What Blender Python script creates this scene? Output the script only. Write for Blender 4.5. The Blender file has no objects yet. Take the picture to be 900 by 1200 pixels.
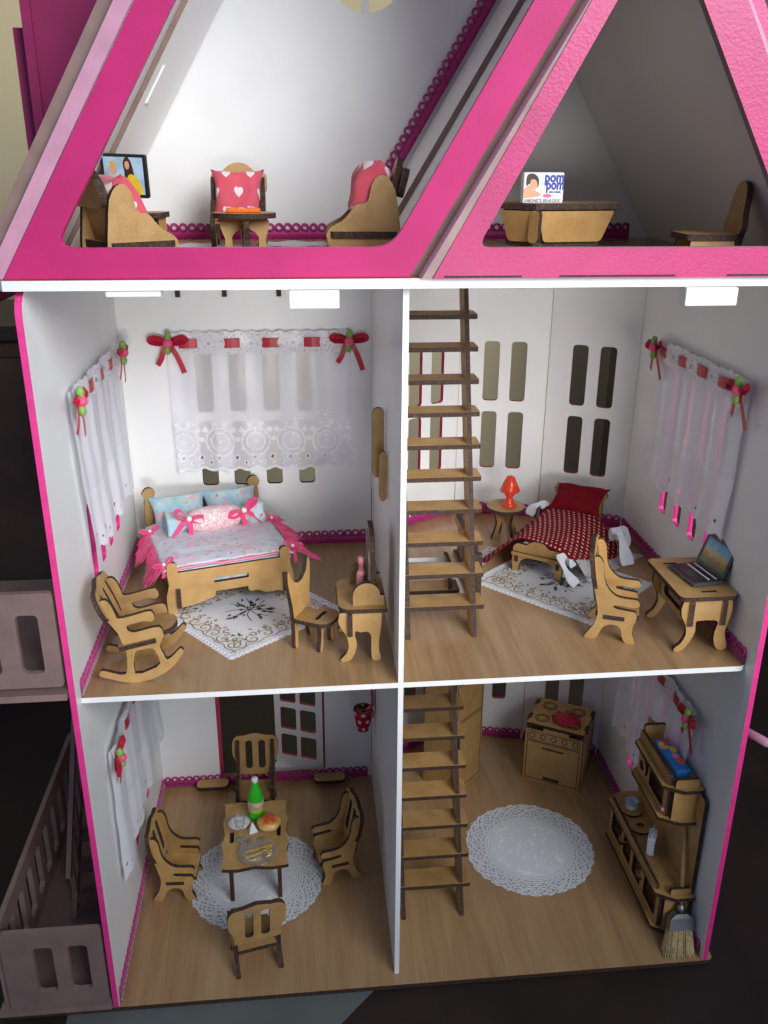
import bpy, math, random
from mathutils import Vector, Matrix, noise
from mathutils.geometry import tessellate_polygon
random.seed(7)
S = 0.01                       # everything below is written in centimetres
sc = bpy.context.scene
col = sc.collection

# ------------------------------------------------------------------ camera
PITCH, YAW, ROLL = 0.3727, 0.0997, 0.0056
fw = Vector((math.sin(YAW)*math.cos(PITCH), math.cos(YAW)*math.cos(PITCH), -math.sin(PITCH)))
rt = fw.cross(Vector((0, 0, 1))).normalized()
up = rt.cross(fw)
r2 = math.cos(ROLL)*rt + math.sin(ROLL)*up
u2 = -math.sin(ROLL)*rt + math.cos(ROLL)*up
cd = bpy.data.cameras.new('camera')
cam = bpy.data.objects.new('camera', cd)
col.objects.link(cam)
cd.sensor_fit = 'VERTICAL'; cd.sensor_height = 36; cd.lens = 36*1050.3/1200
cd.clip_start = 0.02; cd.clip_end = 60
M = Matrix((r2, u2, -fw)).transposed().to_4x4()
M.translation = Vector((15.50, -53.62, 62.51))*S
cam.matrix_world = M
sc.camera = cam

# ------------------------------------------------------------------ light
w = bpy.data.worlds.new('World'); sc.world = w; w.use_nodes = True
w.node_tree.nodes['Background'].inputs[0].default_value = (0.46, 0.62, 0.96, 1)
w.node_tree.nodes['Background'].inputs[1].default_value = 0.32

def area(name, loc, target, sx, sy, power, color, spread=180):
    l = bpy.data.lights.new(name, 'AREA'); l.shape = 'RECTANGLE'
    l.size = sx*S; l.size_y = sy*S; l.energy = power; l.color = color; l.spread = math.radians(spread)
    o = bpy.data.objects.new(name, l); col.objects.link(o)
    o.location = Vector(loc)*S
    o.rotation_euler = (Vector(target)-Vector(loc)).to_track_quat('-Z', 'Y').to_euler()
    return o
area('window_light', (88, -104, 122), (36, 0, 80), 95, 85, 5.9, (0.96, 0.985, 1.0), 66)
area('mid_storey_fill_light', (40, -88, 39), (24, 20, 40), 60, 20, 0.40, (1.0, 0.97, 0.92), 34)  # added fill lamp, not a window: lifts the middle storey's back walls
area('background_fill_light', (-5, 70, 130), (-5, 118, 96), 110, 40, 1.5, (1.0, 0.91, 0.72), 120)  # added lamp with no real source, brightens the room wall behind the house

sc.view_settings.view_transform = 'Standard'
sc.view_settings.look = 'None'
sc.view_settings.gamma = 1
sc.view_settings.exposure = 0.0
sc.cycles.max_bounces = 6
sc.cycles.diffuse_bounces = 4
sc.cycles.glossy_bounces = 3
sc.cycles.caustics_reflective = False
sc.cycles.caustics_refractive = False
sc.cycles.adaptive_threshold = 0.025
sc.cycles.transparent_max_bounces = 10
sc.cycles.use_denoising = True

# ------------------------------------------------------------------ materials
MATS = {}
def newmat(name):
    m = bpy.data.materials.new(name); m.use_nodes = True
    MATS[name] = m
    nt = m.node_tree
    return m, nt, nt.nodes['Principled BSDF']
def N(nt, typ, **kw):
    n = nt.nodes.new(typ)
    for k, v in kw.items():
        if k.startswith('i_'):
            key = k[2:]
            n.inputs[int(key) if key.isdigit() else key].default_value = v
        else: setattr(n, k, v)
    return n
def L(nt, a, b): nt.links.new(a, b)
def mth(nt, op, a, b=None, c=None, clamp=False):
    n = nt.nodes.new('ShaderNodeMath'); n.operation = op; n.use_clamp = clamp
    for k, v in enumerate((a, b, c)):
        if v is None: continue
        if isinstance(v, (int, float)): n.inputs[k].default_value = v
        else: nt.links.new(v, n.inputs[k])
    return n.outputs[0]
def ramp(nt, fac, stops):
    n = nt.nodes.new('ShaderNodeValToRGB'); e = n.color_ramp.elements
    while len(e) < len(stops): e.new(0.5)
    for k, (p, c) in enumerate(stops): e[k].position = p; e[k].color = (*c, 1)
    nt.links.new(fac, n.inputs[0]); return n.outputs[0]
def coords(nt, scale=(100, 100, 100), kind='Object', rot=(0, 0, 0)):
    tc = nt.nodes.new('ShaderNodeTexCoord'); mp = nt.nodes.new('ShaderNodeMapping')
    mp.inputs['Scale'].default_value = scale; mp.inputs['Rotation'].default_value = rot
    nt.links.new(tc.outputs[kind], mp.inputs[0]); return mp.outputs[0]
def bump(nt, b, h, strength, dist=0.0004):
    n = nt.nodes.new('ShaderNodeBump'); n.inputs['Strength'].default_value = strength
    n.inputs['Distance'].default_value = dist
    nt.links.new(h, n.inputs['Height']); nt.links.new(n.outputs[0], b.inputs['Normal'])
def plain(name, c, rough=0.5, var=0.12, scale=3.0, bstr=0.0, bscale=14.0, spec=0.5, metal=0.0, sheen=0.0, sss=0.0, bdist=0.0004):
    m, nt, b = newmat(name)
    v = coords(nt)
    n = N(nt, 'ShaderNodeTexNoise', i_Scale=scale*0.3, i_Detail=6.0); L(nt, v, n.inputs['Vector'])
    lo = tuple(x*(1-var) for x in c); hi = tuple(min(1, x*(1+var)) for x in c)
    L(nt, ramp(nt, n.outputs['Fac'], [(0.3, lo), (0.7, hi)]), b.inputs['Base Color'])
    b.inputs['Roughness'].default_value = rough; b.inputs['Metallic'].default_value = metal
    b.inputs['Specular IOR Level'].default_value = spec; b.inputs['Sheen Weight'].default_value = sheen
    if sss: b.inputs['Subsurface Weight'].default_value = sss; b.inputs['Subsurface Radius'].default_value = (.002, .001, .001)
    if bstr:
        n2 = N(nt, 'ShaderNodeTexNoise', i_Scale=bscale, i_Detail=3.0); L(nt, v, n2.inputs['Vector'])
        bump(nt, b, n2.outputs['Fac'], bstr, bdist)
    return m

# white melamine board: faint smudges, satin
m, nt, b = newmat('white_board'); v = coords(nt)
n = N(nt, 'ShaderNodeTexNoise', i_Scale=0.22, i_Detail=7.0, i_Roughness=0.6); L(nt, v, n.inputs['Vector'])
n3 = N(nt, 'ShaderNodeTexNoise', i_Scale=9.0, i_Detail=2.0); L(nt, v, n3.inputs['Vector'])
L(nt, ramp(nt, n.outputs['Fac'], [(0.25, (0.825, 0.825, 0.82)), (0.6, (0.86, 0.86, 0.86)), (0.85, (0.85, 0.845, 0.84))]), b.inputs['Base Color'])
L(nt, mth(nt, 'MULTIPLY_ADD', n.outputs['Fac'], 0.25, 0.27), b.inputs['Roughness'])
bump(nt, b, n3.outputs['Fac'], 0.10, 0.0002)
# printed wood-grain floor, grain along the depth
m, nt, b = newmat('wood_floor'); v = coords(nt, (130, 9, 100))
n = N(nt, 'ShaderNodeTexNoise', i_Scale=0.9, i_Detail=9.0, i_Roughness=0.65, i_Distortion=0.35); L(nt, v, n.inputs['Vector'])
v2 = coords(nt, (28, 5, 100)); nb = N(nt, 'ShaderNodeTexNoise', i_Scale=0.8, i_Detail=3.0, i_Distortion=1.2); L(nt, v2, nb.inputs['Vector'])
v3 = coords(nt, (420, 14, 100)); nf = N(nt, 'ShaderNodeTexNoise', i_Scale=1.0, i_Detail=4.0, i_Roughness=0.7); L(nt, v3, nf.inputs['Vector'])
mixf = mth(nt, 'ADD', mth(nt, 'MULTIPLY', n.outputs['Fac'], 0.40), mth(nt, 'ADD', mth(nt, 'MULTIPLY', nb.outputs['Fac'], 0.38), mth(nt, 'MULTIPLY', nf.outputs['Fac'], 0.22)))
L(nt, ramp(nt, mixf, [(0.34, (0.27, 0.152, 0.070)), (0.46, (0.37, 0.220, 0.106)), (0.56, (0.43, 0.268, 0.133)), (0.68, (0.49, 0.318, 0.168))]), b.inputs['Base Color'])
b.inputs['Roughness'].default_value = 0.24
bump(nt, b, n.outputs['Fac'], 0.06, 0.0002)
# MDF face and laser-burnt edge
m, nt, b = newmat('mdf'); v = coords(nt)
MDF_MIX = N(nt, 'ShaderNodeMix', data_type='RGBA', blend_type='MULTIPLY'); MDF_MIX.inputs[0].default_value = 1.0
oi = N(nt, 'ShaderNodeObjectInfo'); L(nt, ramp(nt, oi.outputs['Random'], [(0.0, (0.80, 0.78, 0.74)), (0.5, (1.0, 1.0, 1.0)), (1.0, (1.10, 1.06, 0.98))]), MDF_MIX.inputs[7]); L(nt, MDF_MIX.outputs[2], b.inputs['Base Color'])
n = N(nt, 'ShaderNodeTexNoise', i_Scale=0.7, i_Detail=5.0); L(nt, v, n.inputs['Vector'])
n2 = N(nt, 'ShaderNodeTexNoise', i_Scale=11.0, i_Detail=4.0, i_Roughness=0.7); L(nt, v, n2.inputs['Vector'])
f = mth(nt, 'ADD', mth(nt, 'MULTIPLY', n.outputs['Fac'], 0.45), mth(nt, 'MULTIPLY', n2.outputs['Fac'], 0.55))
L(nt, ramp(nt, f, [(0.32, (0.31, 0.170, 0.055)), (0.5, (0.46, 0.274, 0.100)), (0.68, (0.55, 0.345, 0.143))]), MDF_MIX.inputs[6])
b.inputs['Roughness'].default_value = 0.5; bump(nt, b, n2.outputs['Fac'], 0.15, 0.0002)
m, nt, b = newmat('burnt_edge'); v = coords(nt)
n = N(nt, 'ShaderNodeTexNoise', i_Scale=7.0, i_Detail=4.0); L(nt, v, n.inputs['Vector'])
L(nt, ramp(nt, n.outputs['Fac'], [(0.35, (0.018, 0.009, 0.006)), (0.55, (0.05, 0.024, 0.015)), (0.75, (0.13, 0.068, 0.042))]), b.inputs['Base Color'])
b.inputs['Roughness'].default_value = 0.75; bump(nt, b, n.outputs['Fac'], 0.4, 0.0003)
# pink paint: flat on the big frame, orange-peel on the small gable
plain('pink_paint', (0.50, 0.024, 0.150), 0.5, 0.10, 0.8, 0.22, 6.0, spec=0.25)
plain('pink_rough', (0.50, 0.026, 0.150), 0.42, 0.10, 0.9, 0.45, 6.0, bdist=0.0005)
plain('pink_edge', (0.74, 0.040, 0.25), 0.5, 0.12, 4.0, 0.2, 8.0)
m = MATS['pink_edge']; nt = m.node_tree; b = nt.nodes['Principled BSDF']; v = coords(nt)
n = N(nt, 'ShaderNodeTexNoise', i_Scale=3.2, i_Detail=5.0, i_Roughness=0.7); L(nt, v, n.inputs['Vector'])
pk = b.inputs['Base Color'].links[0].from_socket
mx = N(nt, 'ShaderNodeMix', data_type='RGBA'); L(nt, mth(nt, 'GREATER_THAN', n.outputs['Fac'], 0.68), mx.inputs[0]); L(nt, pk, mx.inputs[6]); mx.inputs[7].default_value = (0.72, 0.34, 0.46, 1); L(nt, mx.outputs[2], b.inputs['Base Color'])
plain('pale_pink_edge', (0.56, 0.27, 0.38), 0.6, 0.10, 2.0, 0.2, 10.0)
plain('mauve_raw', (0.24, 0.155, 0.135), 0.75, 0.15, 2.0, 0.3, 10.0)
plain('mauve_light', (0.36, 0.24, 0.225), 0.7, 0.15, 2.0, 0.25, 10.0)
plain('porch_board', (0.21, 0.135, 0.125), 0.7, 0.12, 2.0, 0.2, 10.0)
plain('dark_magenta', (0.30, 0.010, 0.095), 0.55, 0.15, 1.0, 0.15, 9.0)
plain('reveal_red', (0.52, 0.03, 0.09), 0.6, 0.2, 5.0)
plain('braid', (0.44, 0.006, 0.175), 0.5, 0.25, 9.0, 0.6, 10.0, sheen=0.3)
plain('ribbon_red', (0.46, 0.006, 0.032), 0.4, 0.15, 2.0, 0.1, 20.0, sheen=0.05)
plain('rosebud', (0.80, 0.07, 0.20), 0.5, 0.15, 6.0, sheen=0.3)
plain('leaf_green', (0.22, 0.40, 0.08), 0.5, 0.2, 6.0)
plain('ribbon_pink', (0.80, 0.055, 0.21), 0.36, 0.18, 3.0, 0.15, 16.0, sheen=0.4)
plain('satin_pink', (0.78, 0.22, 0.33), 0.32, 0.10, 2.0, 0.1, 6.0, sheen=0.3)
plain('pearl', (0.86, 0.80, 0.72), 0.15, 0.03, 1.0)
plain('white_plastic', (0.82, 0.82, 0.80), 0.35, 0.03, 1.0)
plain('white_satin', (0.80, 0.81, 0.86), 0.35, 0.05, 3.0, 0.3, 5.0, sheen=0.3)
plain('red_plastic', (0.75, 0.055, 0.02), 0.18, 0.06, 1.0, sss=0.1)
plain('red_cloth', (0.17, 0.004, 0.010), 0.9, 0.2, 4.0, 0.4, 22.0, spec=0.15)
plain('black_plastic', (0.012, 0.012, 0.013), 0.28, 0.2, 2.0)
plain('dark_grey', (0.05, 0.052, 0.058), 0.4, 0.2, 2.0)
plain('green_bottle', (0.03, 0.50, 0.025), 0.12, 0.1, 1.0, sss=0.2)
plain('bottle_label', (0.62, 0.42, 0.33), 0.5, 0.35, 6.0)
plain('green_label', (0.35, 0.55, 0.05), 0.4, 0.2, 6.0)
plain('pink_bottle', (0.72, 0.28, 0.32), 0.3, 0.08, 2.0, sss=0.2)
plain('gold', (0.72, 0.50, 0.16), 0.25, 0.1, 2.0, metal=1.0)
plain('steel', (0.26, 0.25, 0.25), 0.42, 0.1, 3.0, metal=1.0)
plain('bristle', (0.56, 0.44, 0.22), 0.7, 0.35, 14.0)
plain('broom_stick', (0.42, 0.25, 0.11), 0.45, 0.15, 2.0)
plain('blue_packet', (0.02, 0.20, 0.62), 0.2, 0.25, 2.0)
plain('yellow_print', (0.80, 0.55, 0.03), 0.3, 0.2, 5.0)
plain('red_print', (0.70, 0.10, 0.06), 0.3, 0.2, 5.0)
plain('orange_packet', (0.86, 0.16, 0.015), 0.25, 0.2, 3.0)
plain('pale_blue', (0.35, 0.60, 0.78), 0.3, 0.2, 3.0)
plain('paper_white', (0.78, 0.80, 0.84), 0.45, 0.03, 2.0)
plain('navy_print', (0.02, 0.04, 0.33), 0.4, 0.1, 2.0)
plain('black_print', (0.03, 0.03, 0.04), 0.4, 0.1, 2.0)
plain('pink_print', (0.80, 0.12, 0.32), 0.4, 0.1, 2.0)
plain('skin_print', (0.72, 0.36, 0.22), 0.5, 0.15, 5.0)
plain('hair_print', (0.045, 0.018, 0.010), 0.5, 0.3, 6.0)
plain('screen_sky', (0.40, 0.55, 0.72), 0.25, 0.3, 3.0)
plain('foliage', (0.03, 0.055, 0.015), 0.6, 0.4, 8.0)
plain('gold_print', (0.36, 0.25, 0.13), 0.5, 0.35, 5.0)
plain('dark_print', (0.055, 0.06, 0.07), 0.5, 0.35, 5.0)
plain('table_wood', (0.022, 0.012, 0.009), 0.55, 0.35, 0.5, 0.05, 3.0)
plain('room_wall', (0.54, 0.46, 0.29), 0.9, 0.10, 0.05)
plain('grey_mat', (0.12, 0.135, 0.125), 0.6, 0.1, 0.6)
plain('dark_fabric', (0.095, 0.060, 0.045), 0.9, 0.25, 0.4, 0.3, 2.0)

# bread roll: golden top
m, nt, b = newmat('bread'); v = coords(nt)
n = N(nt, 'ShaderNodeTexNoise', i_Scale=2.0, i_Detail=4.0); L(nt, v, n.inputs['Vector'])
sx = N(nt, 'ShaderNodeSeparateXYZ'); L(nt, v, sx.inputs[0])
f = mth(nt, 'ADD', mth(nt, 'MULTIPLY', sx.outputs[2], 0.62), mth(nt, 'MULTIPLY', n.outputs['Fac'], 0.22))
L(nt, ramp(nt, f, [(0.45, (0.80, 0.60, 0.26)), (0.68, (0.78, 0.36, 0.08)), (0.82, (0.58, 0.10, 0.02))]), b.inputs['Base Color'])
b.inputs['Roughness'].default_value = 0.3

# floral cotton: pale blue and pink ground with sprigs
def floral(name, ground1, ground2, sc_=0.55):
    m, nt, b = newmat(name); v = coords(nt)
    n = N(nt, 'ShaderNodeTexNoise', i_Scale=0.35, i_Detail=2.0); L(nt, v, n.inputs['Vector'])
    g = ramp(nt, n.outputs['Fac'], [(0.42, ground1), (0.56, ground2)])
    def spots(scale, thr, colr, prev, seed):
        vo = N(nt, 'ShaderNodeTexVoronoi', i_Scale=scale); vo.inputs['Randomness'].default_value = 0.9
        nn = N(nt, 'ShaderNodeTexNoise', i_Scale=2.5, i_Detail=2.0); L(nt, v, nn.inputs['Vector'])
        ad = N(nt, 'ShaderNodeVectorMath', operation='MULTIPLY_ADD'); L(nt, nn.outputs['Color'], ad.inputs[0])
        ad.inputs[1].default_value = (0.7, 0.7, 0.7)
        of = N(nt, 'ShaderNodeVectorMath', operation='ADD'); L(nt, v, of.inputs[0]); of.inputs[1].default_value = (seed, seed*1.7, seed*0.6)
        L(nt, of.outputs[0], ad.inputs[2]); L(nt, ad.outputs[0], vo.inputs['Vector'])
        k = mth(nt, 'LESS_THAN', vo.outputs['Distance'], thr)
        mx = N(nt, 'ShaderNodeMix', data_type='RGBA'); L(nt, k, mx.inputs[0]); L(nt, prev, mx.inputs[6]); mx.inputs[7].default_value = (*colr, 1)
        return mx.outputs[2]
    c = spots(sc_*1.3, 0.22, tuple(.55*a+.45*b for a, b in zip((0.30, 0.42, 0.10), ground2)), g, 3.1)
    c = spots(sc_*1.2, 0.25, tuple(.6*a+.4*b for a, b in zip((0.78, 0.26, 0.36), ground2)), c, 11.7)
    c = spots(sc_*1.7, 0.16, tuple(.6*a+.4*b for a, b in zip((0.80, 0.60, 0.16), ground2)), c, 23.0)
    c = spots(sc_*1.25, 0.11, (0.70, 0.14, 0.24), c, 11.7)
    L(nt, c, b.inputs['Base Color']); b.inputs['Roughness'].default_value = 0.75; b.inputs['Sheen Weight'].default_value = 0.2
    n4 = N(nt, 'ShaderNodeTexNoise', i_Scale=3.0, i_Detail=4.0); L(nt, v, n4.inputs['Vector']); bump(nt, b, n4.outputs['Fac'], 0.3, 0.0006)
floral('floral_cotton', (0.33, 0.55, 0.66), (0.52, 0.66, 0.70), 0.6)
floral('floral_quilt', (0.66, 0.56, 0.63), (0.60, 0.62, 0.70), 0.85)
m, nt, b = newmat('pink_lattice'); v = coords(nt)
n = N(nt, 'ShaderNodeTexNoise', i_Scale=3.2, i_Detail=3.0, i_Distortion=1.0); L(nt, v, n.inputs['Vector'])
L(nt, ramp(nt, n.outputs['Fac'], [(0.44, (0.80, 0.72, 0.72)), (0.52, (0.78, 0.30, 0.36)), (0.6, (0.82, 0.62, 0.63))]), b.inputs['Base Color'])
b.inputs['Roughness'].default_value = 0.7; bump(nt, b, n.outputs['Fac'], 0.3, 0.0006)
# dotted cloths, in the surface's own UVs (cm)
def dotted(name, base, dot, pitch, rad, offs=0.5):
    m, nt, b = newmat(name)
    uv = N(nt, 'ShaderNodeUVMap'); sp = N(nt, 'ShaderNodeSeparateXYZ'); L(nt, uv.outputs[0], sp.inputs[0])
    vv = mth(nt, 'DIVIDE', sp.outputs[1], pitch); row = mth(nt, 'FLOOR', vv)
    uu = mth(nt, 'ADD', mth(nt, 'DIVIDE', sp.outputs[0], pitch), mth(nt, 'MULTIPLY', mth(nt, 'PINGPONG', row, 1.0), offs))
    fu = mth(nt, 'SUBTRACT', mth(nt, 'FRACT', uu), 0.5); fv = mth(nt, 'SUBTRACT', mth(nt, 'FRACT', vv), 0.5)
    d = mth(nt, 'SQRT', mth(nt, 'ADD', mth(nt, 'MULTIPLY', fu, fu), mth(nt, 'MULTIPLY', fv, fv)))
    k = mth(nt, 'LESS_THAN', d, rad)
    mx = N(nt, 'ShaderNodeMix', data_type='RGBA'); L(nt, k, mx.inputs[0]); mx.inputs[6].default_value = (*base, 1); mx.inputs[7].default_value = (*dot, 1)
    L(nt, mx.outputs[2], b.inputs['Base Color']); b.inputs['Roughness'].default_value = 0.85; b.inputs['Specular IOR Level'].default_value = 0.15
    v = coords(nt); n = N(nt, 'ShaderNodeTexNoise', i_Scale=2.2, i_Detail=4.0); L(nt, v, n.inputs['Vector']); bump(nt, b, n.outputs['Fac'], 0.35, 0.0007)
dotted('dotted_red', (0.20, 0.005, 0.013), (0.78, 0.60, 0.52), 0.46, 0.19)
dotted('dotted_pot', (0.45, 0.012, 0.04), (0.75, 0.62, 0.62), 0.9, 0.24)
# heart-print cotton
m, nt, b = newmat('heart_print')
uv = N(nt, 'ShaderNodeUVMap'); sp = N(nt, 'ShaderNodeSeparateXYZ'); L(nt, uv.outputs[0], sp.inputs[0])
PIT = 1.75
vv = mth(nt, 'DIVIDE', sp.outputs[1], PIT*0.8); row = mth(nt, 'FLOOR', vv)
uu = mth(nt, 'ADD', mth(nt, 'DIVIDE', sp.outputs[0], PIT), mth(nt, 'MULTIPLY', mth(nt, 'PINGPONG', row, 1.0), 0.5))
x = mth(nt, 'MULTIPLY', mth(nt, 'SUBTRACT', mth(nt, 'FRACT', uu), 0.5), 4.4)
y = mth(nt, 'MULTIPLY_ADD', mth(nt, 'SUBTRACT', mth(nt, 'FRACT', vv), 0.5), 3.5, 0.1)
x2 = mth(nt, 'MULTIPLY', x, x); ax = mth(nt, 'ABSOLUTE', x)
yy = mth(nt, 'SUBTRACT', y, mth(nt, 'MULTIPLY', mth(nt, 'SQRT', ax), 0.62))
k = mth(nt, 'LESS_THAN', mth(nt, 'ADD', x2, mth(nt, 'MULTIPLY', yy, yy)), 0.62)
mx = N(nt, 'ShaderNodeMix', data_type='RGBA'); L(nt, k, mx.inputs[0]); mx.inputs[6].default_value = (0.68, 0.085, 0.13, 1); mx.inputs[7].default_value = (0.80, 0.70, 0.72, 1)
L(nt, mx.outputs[2], b.inputs['Base Color']); b.inputs['Roughness'].default_value = 0.75; b.inputs['Sheen Weight'].default_value = 0.2
v = coords(nt); n = N(nt, 'ShaderNodeTexNoise', i_Scale=1.6, i_Detail=4.0); L(nt, v, n.inputs['Vector']); bump(nt, b, n.outputs['Fac'], 0.35, 0.0008)

# clear plastic
m, nt, b = newmat('clear_plastic'); out = nt.nodes['Material Output']; nt.nodes.remove(b)
tr = N(nt, 'ShaderNodeBsdfTransparent'); tr.inputs[0].default_value = (0.93, 0.94, 0.97, 1)
gl = N(nt, 'ShaderNodeBsdfGlossy'); gl.inputs['Roughness'].default_value = 0.05; df = N(nt, 'ShaderNodeBsdfDiffuse'); df.inputs[0].default_value = (0.8, 0.8, 0.88, 1)
lw = N(nt, 'ShaderNodeLayerWeight', i_Blend=0.35); m1 = N(nt, 'ShaderNodeMixShader'); L(nt, mth(nt, 'MULTIPLY_ADD', lw.outputs['Facing'], 0.5, 0.05), m1.inputs[0]); L(nt, tr.outputs[0], m1.inputs[1])
m2 = N(nt, 'ShaderNodeMixShader', i_0=0.5); L(nt, gl.outputs[0], m2.inputs[1]); L(nt, df.outputs[0], m2.inputs[2]); L(nt, m2.outputs[0], m1.inputs[2]); L(nt, m1.outputs[0], out.inputs[0])

# lace: alpha cut in UV (cm) space
def lace_shader(nt, b, alpha, colr=(0.84, 0.84, 0.90), trans=0.2):
    out = nt.nodes['Material Output']; nt.nodes.remove(b)
    df = N(nt, 'ShaderNodeBsdfDiffuse'); df.inputs[0].default_value = (*colr, 1)
    tl = N(nt, 'ShaderNodeBsdfTranslucent'); tl.inputs[0].default_value = (*colr, 1)
    gl = N(nt, 'ShaderNodeBsdfGlossy'); gl.inputs['Roughness'].default_value = 0.35
    m1 = N(nt, 'ShaderNodeMixShader', i_0=trans); L(nt, df.outputs[0], m1.inputs[1]); L(nt, tl.outputs[0], m1.inputs[2])
    m2 = N(nt, 'ShaderNodeMixShader', i_0=0.06); L(nt, m1.outputs[0], m2.inputs[1]); L(nt, gl.outputs[0], m2.inputs[2])
    tr = N(nt, 'ShaderNodeBsdfTransparent')
    m3 = N(nt, 'ShaderNodeMixShader'); L(nt, alpha, m3.inputs[0]); L(nt, tr.outputs[0], m3.inputs[1]); L(nt, m2.outputs[0], m3.inputs[2])
    L(nt, m3.outputs[0], out.inputs[0])
    return df, tl
# curtain: sheer above, embroidered rings and eyelets below; v = 0 at the hem
def cell(uo, pitch, v0):
    fu = mth(nt, 'MULTIPLY', mth(nt, 'SUBTRACT', mth(nt, 'FRACT', mth(nt, 'DIVIDE', mth(nt, 'ADD', u, uo), pitch)), 0.5), pitch)
    fv = mth(nt, 'SUBTRACT', v, v0)
    return mth(nt, 'SQRT', mth(nt, 'ADD', mth(nt, 'MULTIPLY', fu, fu), mth(nt, 'MULTIPLY', fv, fv))), fu, fv
def band(x, c, wdt): return mth(nt, 'LESS_THAN', mth(nt, 'ABSOLUTE', mth(nt, 'SUBTRACT', x, c)), wdt)
for cname, calpha in (('lace_curtain', 0.80), ('sheer_lace_curtain', 0.47)):
    m, nt, b = newmat(cname)
    uv = N(nt, 'ShaderNodeUVMap'); sp = N(nt, 'ShaderNodeSeparateXYZ'); L(nt, uv.outputs[0], sp.inputs[0])
    u, v = sp.outputs[0], sp.outputs[1]
    d, fu, fv = cell(0.9, 3.3, 2.5)
    nz = N(nt, 'ShaderNodeTexNoise', i_Scale=5.5, i_Detail=3.0); L(nt, uv.outputs[0], nz.inputs['Vector'])
    dn = mth(nt, 'ADD', d, mth(nt, 'MULTIPLY', nz.outputs['Fac'], 0.34))
    rings = mth(nt, 'MAXIMUM', mth(nt, 'MAXIMUM', band(dn, 1.45, 0.07), band(dn, 0.98, 0.06)), mth(nt, 'LESS_THAN', dn, 0.36))
    petal = mth(nt, 'MULTIPLY', band(dn, 1.85, 0.24), mth(nt, 'GREATER_THAN', mth(nt, 'SINE', mth(nt, 'MULTIPLY', mth(nt, 'ARCTAN2', fv, fu), 11.0)), 0.1))
    petal = mth(nt, 'MULTIPLY', petal, mth(nt, 'GREATER_THAN', fv, 0.0))
    vo = N(nt, 'ShaderNodeTexVoronoi', i_Scale=1.5); L(nt, uv.outputs[0], vo.inputs['Vector'])
    sprig = mth(nt, 'MULTIPLY', mth(nt, 'LESS_THAN', vo.outputs['Distance'], 0.20), mth(nt, 'LESS_THAN', v, 5.2))
    hem = mth(nt, 'LESS_THAN', v, 0.22)
    emb = mth(nt, 'MAXIMUM', mth(nt, 'MAXIMUM', rings, petal), mth(nt, 'MAXIMUM', hem, sprig))
    d2, _, _ = cell(0.25, 1.65, 1.05)
    d3, _, _ = cell(1.05, 1.65, 0.72)
    hole = mth(nt, 'MAXIMUM', mth(nt, 'LESS_THAN', d2, 0.15), mth(nt, 'LESS_THAN', d3, 0.10))
    rim = mth(nt, 'MAXIMUM', band(d2, 0.22, 0.07), band(d3, 0.16, 0.06))
    emb = mth(nt, 'MAXIMUM', emb, rim)
    low = mth(nt, 'LESS_THAN', v, 4.6)
    wv = N(nt, 'ShaderNodeTexNoise', i_Scale=14.0, i_Detail=2.0); L(nt, uv.outputs[0], wv.inputs['Vector'])
    basea = mth(nt, 'ADD', mth(nt, 'MULTIPLY', low, 0.07), mth(nt, 'MULTIPLY_ADD', wv.outputs['Fac'], 0.18, calpha))
    al = mth(nt, 'MAXIMUM', basea, mth(nt, 'MULTIPLY', emb, 0.90))
    al = mth(nt, 'MULTIPLY', al, mth(nt, 'SUBTRACT', 1.0, hole), clamp=True)
    lace_shader(nt, b, al, (0.92, 0.92, 0.98))
# curtain heading: denser embroidered strip
m, nt, b = newmat('lace_heading')
uv = N(nt, 'ShaderNodeUVMap'); sp = N(nt, 'ShaderNodeSeparateXYZ'); L(nt, uv.outputs[0], sp.inputs[0]); u, v = sp.outputs[0], sp.outputs[1]
vo = N(nt, 'ShaderNodeTexVoronoi', i_Scale=4.2); L(nt, uv.outputs[0], vo.inputs['Vector'])
d, _, _ = cell(1.85, 3.7, 0.95)
al = mth(nt, 'MULTIPLY_ADD', mth(nt, 'GREATER_THAN', vo.outputs['Distance'], 0.34), 0.30, 0.58)
al = mth(nt, 'MAXIMUM', al, mth(nt, 'MULTIPLY', band(d, 0.30, 0.10), 0.95))
al = mth(nt, 'MULTIPLY', al, mth(nt, 'GREATER_THAN', d, 0.17), clamp=True)
lace_shader(nt, b, al, (0.90, 0.88, 0.93))
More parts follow.
